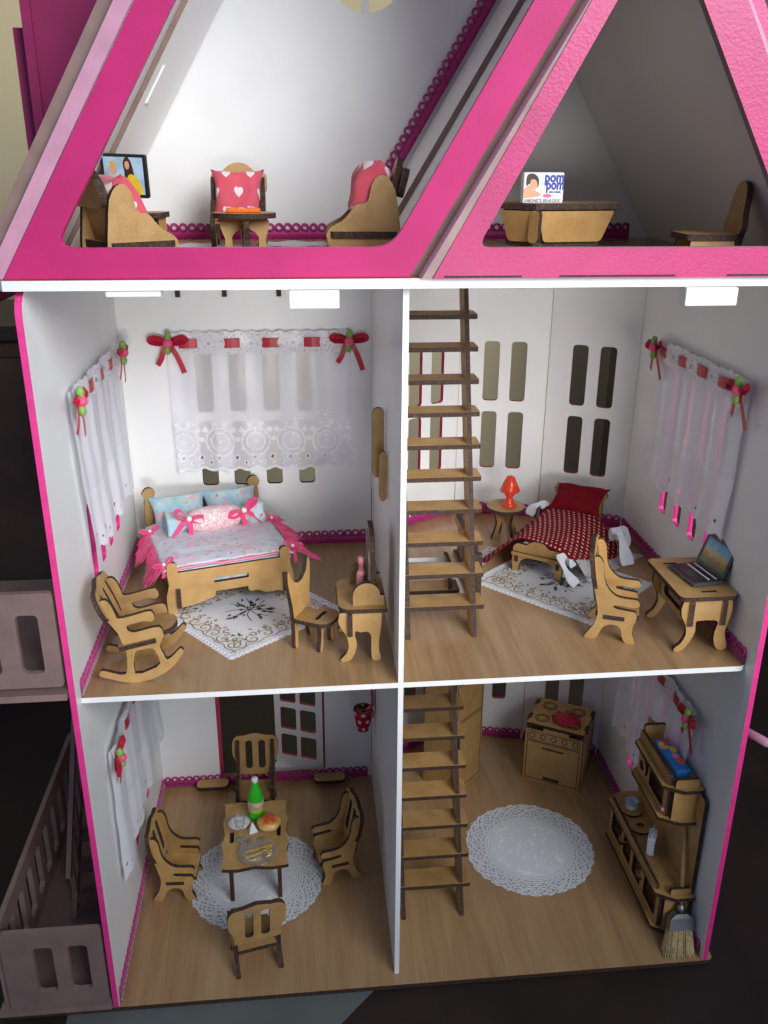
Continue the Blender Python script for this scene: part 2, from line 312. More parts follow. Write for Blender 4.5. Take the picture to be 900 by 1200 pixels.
# round crocheted doily, polar pattern in object space (cm)
def doily_mat(name, colr, R):
    m, nt, b = newmat(name); v = coords(nt)
    sp = N(nt, 'ShaderNodeSeparateXYZ'); L(nt, v, sp.inputs[0]); X, Y = sp.outputs[0], sp.outputs[1]
    r = mth(nt, 'MULTIPLY', mth(nt, 'SQRT', mth(nt, 'ADD', mth(nt, 'MULTIPLY', X, X), mth(nt, 'MULTIPLY', Y, Y))), 6.2/R)
    th = mth(nt, 'ARCTAN2', Y, X)
    def bd(c, wd): return mth(nt, 'LESS_THAN', mth(nt, 'ABSOLUTE', mth(nt, 'SUBTRACT', r, c)), wd)
    net = mth(nt, 'MULTIPLY', mth(nt, 'SINE', mth(nt, 'MULTIPLY', th, 48.0)), mth(nt, 'SINE', mth(nt, 'MULTIPLY', r, 13.0)))
    net2 = mth(nt, 'SINE', mth(nt, 'ADD', mth(nt, 'MULTIPLY', th, 30.0), mth(nt, 'MULTIPLY', r, 9.0)))
    fan = mth(nt, 'SINE', mth(nt, 'MULTIPLY', th, 15.0))
    fr = mth(nt, 'ADD', 5.05, mth(nt, 'MULTIPLY', mth(nt, 'ABSOLUTE', fan), 0.55))
    fanline = mth(nt, 'LESS_THAN', mth(nt, 'ABSOLUTE', mth(nt, 'SUBTRACT', r, fr)), 0.13)
    solid = mth(nt, 'MAXIMUM', mth(nt, 'LESS_THAN', r, 4.4), mth(nt, 'MAXIMUM', mth(nt, 'MAXIMUM', bd(4.62, 0.10), bd(6.05, 0.10)), fanline))
    hole = mth(nt, 'MULTIPLY', mth(nt, 'MAXIMUM', mth(nt, 'GREATER_THAN', net, 0.50), mth(nt, 'GREATER_THAN', net2, 0.93)), mth(nt, 'SUBTRACT', 1.0, solid))
    al = mth(nt, 'SUBTRACT', 1.0, mth(nt, 'MULTIPLY', hole, 0.65))
    df, tl = lace_shader(nt, b, al, colr, 0.03)
    # woven flower sprays in slight relief
    n = N(nt, 'ShaderNodeTexNoise', i_Scale=0.55, i_Detail=3.0, i_Distortion=1.6); L(nt, v, n.inputs['Vector'])
    fl = mth(nt, 'LESS_THAN', mth(nt, 'ABSOLUTE', mth(nt, 'SUBTRACT', n.outputs['Fac'], 0.52)), 0.022)
    fl = mth(nt, 'MULTIPLY', fl, mth(nt, 'LESS_THAN', r, 3.7))
    h = mth(nt, 'ADD', fl, mth(nt, 'MULTIPLY', mth(nt, 'SINE', mth(nt, 'MULTIPLY', r, 24.0)), mth(nt, 'MULTIPLY', mth(nt, 'GREATER_THAN', r, 3.8), 0.4)))
    bp = N(nt, 'ShaderNodeBump'); bp.inputs['Strength'].default_value = 0.8; bp.inputs['Distance'].default_value = 0.0006
    L(nt, h, bp.inputs['Height']); L(nt, bp.outputs[0], df.inputs['Normal'])
    mx = N(nt, 'ShaderNodeMix', data_type='RGBA'); L(nt, fl, mx.inputs[0]); mx.inputs[6].default_value = (*[c*0.86 for c in colr], 1); mx.inputs[7].default_value = (*[min(1, c*1.12) for c in colr], 1)
    L(nt, mx.outputs[2], df.inputs[0])
doily_mat('doily_lace', (0.90, 0.93, 1.0), 6.2)
doily_mat('small_doily_lace', (0.74, 0.73, 0.76), 3.6)
# lace edging of the blanket
m, nt, b = newmat('lace_edging'); v = coords(nt)
vo = N(nt, 'ShaderNodeTexVoronoi', i_Scale=1.9); L(nt, v, vo.inputs['Vector'])
al = mth(nt, 'MULTIPLY_ADD', mth(nt, 'GREATER_THAN', vo.outputs['Distance'], 0.24), 0.75, 0.2)
lace_shader(nt, b, al, (0.66, 0.64, 0.66), 0.1)
# laptop and TV pictures
m, nt, b = newmat('screen_landscape')
uv = N(nt, 'ShaderNodeUVMap'); sp = N(nt, 'ShaderNodeSeparateXYZ'); L(nt, uv.outputs[0], sp.inputs[0])
n = N(nt, 'ShaderNodeTexNoise', i_Scale=2.2, i_Detail=4.0); L(nt, uv.outputs[0], n.inputs['Vector'])
f = mth(nt, 'ADD', mth(nt, 'MULTIPLY', sp.outputs[1], 0.40), mth(nt, 'MULTIPLY', mth(nt, 'SUBTRACT', n.outputs['Fac'], 0.5), 0.45))
L(nt, ramp(nt, f, [(0.08, (0.10, 0.12, 0.03)), (0.28, (0.42, 0.22, 0.05)), (0.42, (0.50, 0.42, 0.20)), (0.55, (0.16, 0.42, 0.55)), (0.85, (0.05, 0.22, 0.48))]), b.inputs['Base Color'])
b.inputs['Roughness'].default_value = 0.15

# ------------------------------------------------------------------ builders
def obj(name, verts, faces, mats, midx=None, parent=None, smooth=False, uvs=None):
    me = bpy.data.meshes.new(name)
    me.from_pydata([(a*S, b_*S, c*S) for a, b_, c in verts], [], faces)
    if isinstance(mats, str): mats = [mats]
    for k in mats: me.materials.append(MATS[k])
    if midx: me.polygons.foreach_set('material_index', midx)
    if smooth: me.polygons.foreach_set('use_smooth', [True]*len(me.polygons))
    if uvs:
        ul = me.uv_layers.new(name='UVMap')
        for lp in me.loops: ul.data[lp.index].uv = uvs[lp.vertex_index]
    me.update()
    o = bpy.data.objects.new(name, me); col.objects.link(o)
    if parent: o.parent = parent
    return o
def tag(o, label, cat, group=None):
    o['label'] = label; o['category'] = cat
    if group: o['group'] = group
    return o
def thing(name, label, cat, loc=(0, 0, 0), rz=0.0, group=None):
    o = bpy.data.objects.new(name, None); col.objects.link(o)
    o.empty_display_size = 0.01
    o.location = Vector(loc)*S; o.rotation_euler = (0, 0, math.radians(rz))
    return tag(o, label, cat, group)
def struct(o): o['kind'] = 'structure'; return o
def stuff(o): o['kind'] = 'stuff'; return o
def copy_tree(o, parent=None):
    c = o.copy(); col.objects.link(c); c.parent = parent
    for ch in list(o.children): copy_tree(ch, c)
    return c
def frame(o, u, v):
    u = Vector(u).normalized(); v = Vector(v).normalized(); n_ = u.cross(v)
    m_ = Matrix((u, v, n_)).transposed().to_4x4(); m_.translation = Vector(o); return m_
def XZ(x=0, y=0, z=0): return frame((x, y, z), (1, 0, 0), (0, 0, 1))     # faces -y
def YZ(x=0, y=0, z=0): return frame((x, y, z), (0, 1, 0), (0, 0, 1))     # faces +x
def XY(x=0, y=0, z=0): return frame((x, y, z), (1, 0, 0), (0, 1, 0))
def rr(x0, y0, x1, y1, r, n_=3):
    if not isinstance(r, (tuple, list)): r = (r,)*4
    pts = []
    for (cx, cy, a0), rad in zip(((x1, y1, 0), (x0, y1, 90), (x0, y0, 180), (x1, y0, 270)), (r[0], r[1], r[2], r[3])):
        sx_ = -1 if cx == x1 else 1; sy_ = -1 if cy == y1 else 1
        if rad <= 0: pts.append((cx, cy)); continue
        for k in range(n_+1):
            a = math.radians(a0+90*k/n_)
            pts.append((cx+sx_*rad+rad*math.cos(a), cy+sy_*rad+rad*math.sin(a)))
    return pts
def spl(pts, n_=3, closed=True):
    out = []; m_ = len(pts)
    for i in range(m_ if closed else m_-1):
        if pts[i] == pts[(i+1) % m_]: continue
        if closed: p0, p1, p2, p3 = (pts[(i+k-1) % m_] for k in range(4))
        else: p0, p1, p2, p3 = (pts[min(max(i+k-1, 0), m_-1)] for k in range(4))
        for k in range(n_):
            t = k/n_
            out.append(tuple(0.5*((2*b_)+(-a+c)*t+(2*a-5*b_+4*c-d_)*t*t+(-a+3*b_-3*c+d_)*t**3) for a, b_, c, d_ in zip(p0, p1, p2, p3)))
    if not closed: out.append(tuple(pts[-1]))
    return out
def plate_data(outline, th, holes=(), z0=None):
    def dd(lp):
        lp = [p for i, p in enumerate(lp) if (Vector(p[:2])-Vector(lp[i-1][:2])).length > 2e-3]
        return lp
    loops = [dd(list(outline))]+[dd(list(h)) for h in holes]
    flat = [p for lp in loops for p in lp]; n_ = len(flat)
    tris = tessellate_polygon([[Vector((p[0], p[1], 0)) for p in lp] for lp in loops])
    za, zb = (-th/2, th/2) if z0 is None else (z0, z0+th)
    verts = [(p[0], p[1], zb) for p in flat]+[(p[0], p[1], za) for p in flat]
    faces, mi = [], []
    for t in tris:
        a, b_, c = (Vector(flat[i]) for i in t)
        if (b_-a).cross(c-a) < 0: t = (t[0], t[2], t[1])
        faces.append(tuple(t)); mi.append(0)
        faces.append((t[2]+n_, t[1]+n_, t[0]+n_)); mi.append(1)
    off = 0
    for q, lp in enumerate(loops):
        ar = sum(lp[i][0]*lp[(i+1) % len(lp)][1]-lp[(i+1) % len(lp)][0]*lp[i][1] for i in range(len(lp)))
        fl = (ar > 0) == (q == 0)
        for i in range(len(lp)):
            j = (i+1) % len(lp); a, b_ = off+i, off+j
            faces.append((a+n_, b_+n_, b_, a) if fl else (a, b_, b_+n_, a+n_)); mi.append(2)
        off += len(lp)
    return verts, faces, mi
def plate(name, outline, th, mtx, parent, mats=('mdf', 'mdf', 'burnt_edge'), holes=(), z0=None):
    vs, fs, mi = plate_data(outline, th, holes, z0)
    vs = [tuple(mtx @ Vector(p)) for p in vs]
    return obj(name, vs, fs, list(mats), mi, parent)
def box(name, lo, hi, mat, parent=None, bev=0.0, mtx=None):
    x0, y0, z0 = lo; x1, y1, z1_ = hi
    if bev:
        o_ = rr(x0, y0, x1, y1, bev, 2); k = bev*0.6
        cx, cy = (x0+x1)/2, (y0+y1)/2
        def sh(d_): return [(cx+(p[0]-cx)*(1-d_/(x1-x0)*2), cy+(p[1]-cy)*(1-d_/(y1-y0)*2)) for p in o_]
        rings = [(sh(k), z0), (o_, z0+k), (o_, z1_-k), (sh(k), z1_)]
        vs = [(p[0], p[1], z) for lp, z in rings for p in lp]; n_ = len(o_)
        fs = [tuple(range(n_))[::-1], tuple(range(3*n_, 4*n_))]
        for r_ in range(3):
            for i in range(n_): j = (i+1) % n_; fs.append((r_*n_+i, r_*n_+j, (r_+1)*n_+j, (r_+1)*n_+i))
    else:
        vs = [(x, y, z) for z in (z0, z1_) for x, y in ((x0, y0), (x1, y0), (x1, y1), (x0, y1))]
        fs = [(3, 2, 1, 0), (4, 5, 6, 7)]+[(i, (i+1) % 4, (i+1) % 4+4, i+4) for i in range(4)]
    if mtx: vs = [tuple(mtx @ Vector(p)) for p in vs]
    return obj(name, vs, fs, mat, None, parent)
def lathe_data(prof, n_=20):
    vs, fs = [], []
    for r_, z in prof:
        for k in range(n_):
            a = 2*math.pi*k/n_; vs.append((r_*math.cos(a), r_*math.sin(a), z))
    for i in range(len(prof)-1):
        for k in range(n_):
            j = (k+1) % n_; fs.append((i*n_+k, i*n_+j, (i+1)*n_+j, (i+1)*n_+k))
    fs.append(tuple(range(n_))[::-1]); fs.append(tuple((len(prof)-1)*n_+k for k in range(n_)))
    return vs, fs
def lathe(name, prof, mat, parent=None, mtx=None, n_=20, smooth=True):
    vs, fs = lathe_data(prof, n_)
    if mtx: vs = [tuple(mtx @ Vector(p)) for p in vs]
    return obj(name, vs, fs, mat, None, parent, smooth)
def tube_data(pts, r_, n_=6, flat=None):
    vs, fs = [], []; m_ = len(pts); prev = None
    for i, p in enumerate(pts):
        p = Vector(p); t = (Vector(pts[min(i+1, m_-1)])-Vector(pts[max(i-1, 0)])).normalized()
        a = prev if prev is not None else (Vector((0, 0, 1)) if abs(t.z) < 0.9 else Vector((1, 0, 0)))
        s_ = t.cross(a).normalized(); q = s_.cross(t).normalized(); prev = q
        rad = r_(i/(m_-1)) if callable(r_) else r_
        for k in range(n_):
            an = 2*math.pi*k/n_
            vs.append(tuple(p+s_*math.cos(an)*rad+q*math.sin(an)*rad*(flat or 1)))
    for i in range(m_-1):
        for k in range(n_): j = (k+1) % n_; fs.append((i*n_+k, i*n_+j, (i+1)*n_+j, (i+1)*n_+k))
    fs.append(tuple(range(n_))[::-1]); fs.append(tuple((m_-1)*n_+k for k in range(n_)))
    return vs, fs
def tube(name, pts, r_, mat, parent=None, n_=6, flat=None):
    vs, fs = tube_data(pts, r_, n_, flat); return obj(name, vs, fs, mat, None, parent, True)
def join(parts):
    vs, fs = [], []
    for v_, f_ in parts:
        o_ = len(vs); vs += list(v_); fs += [tuple(i+o_ for i in q) for q in f_]
    return vs, fs
def ball(name, c, r_, mat, parent=None, sc3=(1, 1, 1), n_=12):
    prof = [(max(1e-3, math.sin(math.pi*i/8))*r_, -math.cos(math.pi*i/8)*r_) for i in range(9)]
    vs, fs = lathe_data(prof, n_); vs = [(x*sc3[0]+c[0], y*sc3[1]+c[1], z*sc3[2]+c[2]) for x, y, z in vs]
    return obj(name, vs, fs, mat, None, parent, True)
def sheet(name, fn, nu, nv, mat, parent=None, th=0.0, uvf=None):
    vs, uvs, fs = [], [], []
    for j in range(nv+1):
        for i in range(nu+1):
            vs.append(tuple(fn(i/nu, j/nv))); uvs.append(uvf(i/nu, j/nv) if uvf else (i/nu, j/nv))
    for j in range(nv):
        for i in range(nu): a = j*(nu+1)+i; fs.append((a, a+1, a+nu+2, a+nu+1))
    o = obj(name, vs, fs, mat, None, parent, True, uvs)
    if th:
        md = o.modifiers.new('thickness', 'SOLIDIFY'); md.thickness = th*S; md.offset = 0
    return o
def ribbon(name, pts, wid, nrm, mat, parent=None, th=0.03):
    """a flat strip along pts, `wid` across, facing roughly nrm"""
    nrm = Vector(nrm); vs, fs = [], []; m_ = len(pts)
    for i, p in enumerate(pts):
        p = Vector(p); t = (Vector(pts[min(i+1, m_-1)])-Vector(pts[max(i-1, 0)])).normalized()
        s_ = t.cross(nrm)
        if s_.length < 0.2: s_ = t.cross(Vector((0.3, 0.2, 1)))
        s_.normalize(); q = s_.cross(t)
        wd = wid(i/(m_-1)) if callable(wid) else wid
        for a, b_ in ((-1, -1), (1, -1), (1, 1), (-1, 1)): vs.append(tuple(p+s_*wd/2*a+q*th/2*b_))
    for i in range(m_-1):
        for k in range(4): j = (k+1) % 4; fs.append((i*4+k, i*4+j, i*4+4+j, i*4+4+k))
    fs += [(3, 2, 1, 0), tuple((m_-1)*4+k for k in range(4))]
    return obj(name, vs, fs, mat, None, parent)
def pillow(name, wx, wy, th, mat, parent, mtx, seed=0, tilep=None):
    """soft cushion: pinched corners, crumpled faces"""
    n_ = 14; vs, fs, uvs = [], [], []
    for side in (1, -1):
        for j in range(n_+1):
            for i in range(n_+1):
                a, b_ = i/n_*2-1, j/n_*2-1
                pin = 1-0.17*(1-abs(a)**2.0)*abs(b_)**4; pin2 = 1-0.17*(1-abs(b_)**2.0)*abs(a)**4
                h = th/2*(max(0, 1-a**4)*max(0, 1-b_**4))**0.55
                h *= 1+0.35*noise.noise(Vector((a*1.7+seed, b_*1.7, side*3.0+seed)))
                vs.append(tuple(mtx @ Vector((a*wx/2*pin2, b_*wy/2*pin, side*h)))); uvs.append((a*wx/2+5+seed, b_*wy/2+5))
    q = (n_+1)**2
    for s_ in range(2):
        for j in range(n_):
            for i in range(n_):
                a = s_*q+j*(n_+1)+i; f_ = (a, a+1, a+n_+2, a+n_+1); fs.append(f_ if s_ == 0 else f_[::-1])
    return obj(name, vs, fs, mat, None, parent, True, uvs)
def text_mesh(name, body, size, mat, mtx, parent=None, bold=0.0, sx_=1.0):
    cu = bpy.data.curves.new(name, 'FONT'); cu.body = body; cu.size = size; cu.offset = bold; cu.extrude = 0.004
    cu.resolution_u = 3
    tmp = bpy.data.objects.new(name+'_tmp', cu); col.objects.link(tmp)
    dg = bpy.context.evaluated_depsgraph_get(); me = bpy.data.meshes.new_from_object(tmp.evaluated_get(dg))
    bpy.data.objects.remove(tmp); bpy.data.curves.remove(cu)
    for v_ in me.vertices: v_.co = (mtx @ Vector((v_.co.x*sx_, v_.co.y, v_.co.z)))*S
    me.materials.clear(); me.materials.append(MATS[mat]); me.name = name
    o = bpy.data.objects.new(name, me); col.objects.link(o); o.parent = parent
    return o
# ------------------------------------------------------------------ setting
Z1, Z2, D = 27.86, 56.12, 26.92
B0, B1, B2, RC = (22.75, 28.6), (31.76, 34.0), (40.30, 32.05), (48.0, 28.15)
o = obj('table_surface', [(-400, -120, -0.5), (400, -120, -0.5), (400, 120, -0.5), (-400, 120, -0.5)], [(0, 1, 2, 3)], 'table_wood'); struct(o)
o['label'] = 'dark brown polished table the dollhouse stands on'
o = obj('background_wall', [(-400, 120, -80), (400, 120, -80), (400, 120, 260), (-400, 120, 260)], [(0, 1, 2, 3)], 'room_wall'); struct(o)
o['label'] = 'plain beige olive wall of the room behind the dollhouse'
mat_ = thing('grey_mat', 'thin grey green sheet lying on the table under the front edge', 'mat', (0, 0, -0.49))
plate('sheet', [(-4, -9), (11.2, -9), (20.8, 0.6), (20.8, 6), (-4, 6)], 0.06, XY(0, 0, 0.04), mat_, ('grey_mat',)*3)
# dark furniture standing in the shade on both sides behind the house
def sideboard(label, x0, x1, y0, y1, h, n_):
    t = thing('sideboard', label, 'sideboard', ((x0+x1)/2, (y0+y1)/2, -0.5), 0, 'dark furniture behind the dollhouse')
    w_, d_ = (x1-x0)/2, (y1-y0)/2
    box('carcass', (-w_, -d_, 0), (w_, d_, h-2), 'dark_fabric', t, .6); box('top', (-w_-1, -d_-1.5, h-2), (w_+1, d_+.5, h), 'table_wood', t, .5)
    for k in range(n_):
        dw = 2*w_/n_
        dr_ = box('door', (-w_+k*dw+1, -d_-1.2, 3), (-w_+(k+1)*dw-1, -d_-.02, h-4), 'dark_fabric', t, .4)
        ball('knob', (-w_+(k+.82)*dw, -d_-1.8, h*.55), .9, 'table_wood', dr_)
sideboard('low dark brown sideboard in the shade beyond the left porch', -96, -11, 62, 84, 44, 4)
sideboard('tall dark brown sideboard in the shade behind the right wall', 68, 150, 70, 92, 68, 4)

# ------------------------------------------------------------------ the dollhouse
house = thing('dollhouse', 'tall pink and white open-fronted wooden dollhouse with attic', 'dollhouse', (0, 0, 0))
def win(a, b_, z0, z1_): return rr(a, z0, b_, z1_, 0.32, 2)
rows = ((33.1, 39.1), (40.1, 46.2))
WY = (9.0, 12.1, 15.2, 18.3)
def lower(h): return [(a-Z1, b_-Z1) for a, b_ in h]
side_holes = []
for dz in (0, -Z1):
    for y0 in WY:
        for a, b_ in rows: side_holes.append(win(y0, y0+1.5, a+dz, b_+dz))
side = rr(0, 0, 27.4, 55.5, (0, 1.5, 0, 0), 5)
plate('side_wall', side, 0.42, YZ(-0.21), house, ('white_board', 'pink_paint', 'pink_edge'), side_holes)
side = rr(0, 0, 28.3, 55.5, (0, 1.5, 0, 0), 5)
plate('side_wall', side, 0.42, YZ(48.21), house, ('pink_paint', 'white_board', 'pink_edge'), side_holes)
# base board, upper floor, attic floor
base = [(-8.6, 0.0), (48.6, 0.0), (48.95, 0.25), (49.0, 0.7), (48.8, 28.6), (B2[0]+.3, 33), (B1[0]-.2, 34.9), (22.6, 29.3), (-8.6, 28)]
plate('base_board', base, 0.42, XY(0, 0, -0.21), house, ('wood_floor', 'burnt_edge', 'burnt_edge'))
flo = [(0.02, 1.15), (47.6, 1.15), (47.88, 1.3), (47.97, 1.6), (47.97, 28.1), (B2[0], B2[1]), (B1[0], B1[1]), (B0[0], B0[1]), (22.3, 26.9), (0.02, 26.9)]
def stair_hole(y0, y1): return rr(23.0, y0, 29.45, y1, 0.3, 2)
plate('upper_floor', flo, 0.42, XY(0, 0, Z1-0.21), house, ('wood_floor', 'white_board', 'white_board'), [stair_hole(12.6, 22.5)])
att = [(-1.15, 0.35), (-0.9, 0.02), (50.0, 0.02), (50.2, 0.3), (50.2, 29.6), (B2[0]+.3, 33), (B1[0], 34.8), (22.5, 29.6), (-2.2, 29.6), (-2.2, 2.0)]
plate('attic_floor', att, 0.58, XY(0, 0, Z2-0.29), house, ('wood_floor', 'white_board', 'white_board'), [stair_hole(13.0, 22.0)])
# dividers, one per storey
for z0, z1_ in ((0, Z1-0.43), (Z1, Z2-0.6)):
    ob = plate('divider', [(0, z0), (0, z1_), (26.1, z1_), (26.1, z0)], 0.38, frame((22.25, 1.1, 0), (0.012, 1, 0), (0, 0, 1)), house, ('white_board',)*3)
# ladder tenon tabs that come through the upper divider
for y0, x0, za, zb in ((12.8, 21.2, 39.4, 45.0), (10.4, 21.5, 38.3, 42.3)):
    plate('tenon_tab', rr(x0, za, 22.1, zb, 0.4), 0.34, XZ(0, y0), house)
# back walls, left half
holes = [win(x0, x0+1.5, a, b_) for x0 in (6.5, 9.45, 12.45, 15.5) for a, b_ in ((34.1, 40.3), (41.2, 46.9))]
plate('back_wall', [(0.02, Z1), (22.3, Z1), (22.3, 55.5), (0.02, 55.5)], 0.42, XZ(0, D+.21), house, ('white_board', 'pink_paint', 'burnt_edge'), holes)
plate('back_wall', [(0.02, 0), (6.1, 0), (6.1, 22.5), (17.35, 22.5), (17.35, 0), (22.3, 0), (22.3, Z1-.43), (0.02, Z1-.43)], 0.42, XZ(0, D+.21), house, ('white_board', 'pink_paint', 'reveal_red'))
# bay window panels, right half
def bay(P0, P1, cols):
    dx, dy = P1[0]-P0[0], P1[1]-P0[1]; ln = math.hypot(dx, dy)
    for s, z0, z1_ in ((-Z1, 0, Z1-.43), (0, Z1, 55.5)):
        hs = [win(a, b_, c+s-.1, d_+s-.1) for a, b_ in cols for c, d_ in ((33.1, 39.1), (40.2, 46.2))]
        plate('bay_wall', [(0.03, z0), (ln-.03, z0), (ln-.03, z1_), (0.03, z1_)], 0.42, frame((P0[0], P0[1], 0), (dx, dy, 0), (0, 0, 1)) @ Matrix.Translation((0, 0, -.21)), house, ('white_board', 'pink_paint', 'reveal_red'), hs)
bay(B0, B1, ((4.15, 5.75), (6.9, 8.5))); bay(B1, B2, ((2.42, 3.95), (5.08, 6.62))); bay(B2, RC, ((2.3, 3.8), (4.95, 6.5)))
# the two-leaf door in the ground-floor back wall
def leaf(hx, hy, ang, sgn, swap):
    u_ = (math.cos(math.radians(ang))*sgn, math.sin(math.radians(ang)), 0)
    hs = [rr(0.75+c*2.25, 1.9+r_*3.4, 2.55+c*2.25, 4.6+r_*3.4, 0.22, 2) for c in range(2) for r_ in range(6)]
    return plate('door', rr(0, 0.35, 5.5, 22.2, 0.1, 1), 0.36, frame((hx, hy, 0), u_, (0, 0, 1)), house, ('white_board', 'white_board', 'reveal_red'), hs)
dr = leaf(17.2, D+.5, 158, 1, 1); knob = ball('handle', (0, 0, 0), 0.28, 'black_plastic', dr); knob.location = Vector((17.2-4.75, D+1.95, 10.6))*S
leaf(6.25, D+.5, 96, 1, 0)
box('threshold', (11.0, D+1.6, 0.02), (15.6, D+2.6, 0.5), 'white_board', house)
for x0 in (3.7, 16.1):
    plate('door_foot', rr(x0, 25.2, x0+3.3, 26.6, 0.5), 0.4, frame((0, 0, 0.75), (1, 0, 0), (0, 1, 0.0)), house)
# hinge blocks under the attic floor, tenon ends high on the back wall
for x0, x1, z0, z1_ in ((15.2, 18.15, 54.45, 55.5), (39.15, 42.45, 54.4, 55.5), (4.8, 7.9, 55.2, 55.5)):
    box('white_block', (x0, -0.3, z0), (x1, 0.9, z1_), 'white_plastic', house, 0.08)
for x0 in (5.3, 9.3, 14.0, 18.0):
    box('tenon_end', (x0, D-.35, 51.5), (x0+.4, D-.01, 52.6), 'burnt_edge', house)
for x0, y0 in ((25.0, 29.4), (27.2, 30.6), (33.4, 33.2), (37.4, 32.2)):
    box('tenon_end', (x0, y0, 52.0), (x0+.5, y0+.3, 52.5), 'burnt_edge', house)
# pale latch stick outside the right wall
tube('latch_stick', [(48.6, 3.2, 21.4), (49.3, 1.5, 21.7), (49.75, -.6, 22.15)], 0.33, 'pale_pink_edge', house, 8)

# ---- roof
K = 0.605
def rline(x0, z): return x0+K*(z-56.2)
def rounded(pts, rad):
    out = []; n_ = len(pts)
    for i in range(n_):
        a, b_, c = Vector(pts[i-1]), Vector(pts[i]), Vector(pts[(i+1) % n_]); r_ = rad[i]
        if r_ <= 0: out.append(tuple(b_)); continue
        d1, d2 = (a-b_).normalized(), (c-b_).normalized()
        for k in range(6):
            t = k/5; out.append(tuple((b_+d1*r_)*(1-t)**2+b_*2*t*(1-t)+(b_+d2*r_)*t*t))
    return out
APX = (24.2, 97.3)
fo = [(-0.9, 56.14), (22.35, 56.14), (35.55, 77.9), APX]
fi = rounded([(2.14, 57.85), (21.3, 57.85), (32.7, 77.0), (24.25, 94.0)], (1.1, 1.1, 0, 0))
plate('gable_frame', fo, 0.6, XZ(0, 0.8), house, ('pink_paint', 'pink_paint', 'pink_edge'), [fi])
fo = [(23.62, 56.14), (48.95, 56.14), (36.25, 78.3)]
fi = rounded([(26.2, 57.88), (45.5, 57.88), (35.62, 74.9)], (0.8, 0.8, 0))
plate('gable_frame', fo, 0.6, XZ(0, -0.1), house, ('pink_rough', 'pink_rough', 'mauve_light'), [fi])
for x0, x1 in ((24.3, 28.9), (31.2, 38.3), (41.5, 44.5)): box('frame_slot', (x0, -.43, 56.2), (x1, -.395, 56.3), 'burnt_edge', house)
def slab(name, x0, t, y0, y1, front, ztop, sgn=1, xr=None, sides='white_board', zb=56.14):
    """sloping board: x0 = its inner line at the attic floor"""
    f_ = lambda x, z: x+sgn*K*(z-56.2)
    ol = [(f_(x0, zb), zb), (f_(x0+t, zb), zb), (f_(x0+t, ztop), ztop), (f_(x0, ztop), ztop)]
    return plate(name, ol, y1-y0, XZ(0, (y0+y1)/2), house, (front, front, sides))
slab('roof_panel', -1.88, 0.95, 0.55, 29.5, 'pale_pink_edge', 97.3)
slab('roof_panel', -2.85, 0.95, 1.2, 29.5, 'mauve_raw', 97.3, zb=54.0, sides='dark_magenta')
slab('roof_lining', -0.90, 0.42, 14.0, 29.0, 'mauve_raw', 92)
slab('roof_panel', 23.02, 0.58, -0.3, 29.0, 'mauve_light', 77.4)
slab('roof_panel', 22.42, 0.58, 1.25, 29.0, 'mauve_raw', 77.4)
slab('roof_lining', 21.9, 0.5, 19.0, 28.6, 'mauve_raw', 77.0)
slab('roof_panel', 48.98, 0.6, -0.35, 29.5, 'pale_pink_edge', 97.3, -1)
slab('roof_panel', 49.6, 1.1, 0.3, 29.5, 'pink_rough', 97.3, -1, sides='pink_rough')
slab('roof_lining', 47.9, 0.5, 1.0, 29.0, 'white_board', 76.0, -1)
for z0, z1_, y0 in ((66.2, 68.6, 16.0),):
    x0 = rline(-0.44, z0)
    plate('lining_tab', [(rline(-.47, z0), z0), (rline(-.30, z0), z0), (rline(-.30, z1_), z1_), (rline(-.47, z1_), z1_)], 1.5, XZ(0, y0+.8), house, ('white_plastic',)*3)
for z0, z1_, y0 in ((60.3, 62.6, 13.0), (66.5, 68.5, 13.0)):
    plate('lining_tab', [(rline(22.12, z0), z0), (rline(22.41, z0), z0), (rline(22.41, z1_), z1_), (rline(22.12, z1_), z1_)], 1.6, XZ(0, y0), house, ('white_plastic',)*3)
circ = [(22.1+3.15*math.cos(2*math.pi*k/28), 76.95+3.15*math.sin(2*math.pi*k/28)) for k in range(28)]
plate('attic_back_wall', [(-2.2, 56.14), (50.3, 56.14), (APX[0]+.6, 96.5), (APX[0]-.6, 96.5)], 0.42, XZ(0, 29.3), house, ('white_board', 'pink_paint', 'mauve_raw'), [circ])
box('mullion', (21.72, 29.15, 73.8), (22.3, 29.45, 80.1), 'white_board', house)
# magenta chimney stack beside the left roof slope
chim = plate('chimney', [(-1.9, 58.5), (rline(-3.3, 82), 82), (-1.9, 82)], 6, XZ(0, 19), house, ('dark_magenta',)*3)
plate('flue_board', [(-3.05, 56.8), (-1.95, 58.6), (-1.95, 70.9), (-3.05, 70.9)], 3, XZ(0, 19), chim, ('dark_magenta',)*3)
plate('corner_strip', [(-1.95, 58.6), (-1.3, 59.6), (-1.3, 82), (-1.95, 82)], .24, XZ(0, 15.86), chim, ('dark_magenta',)*3)

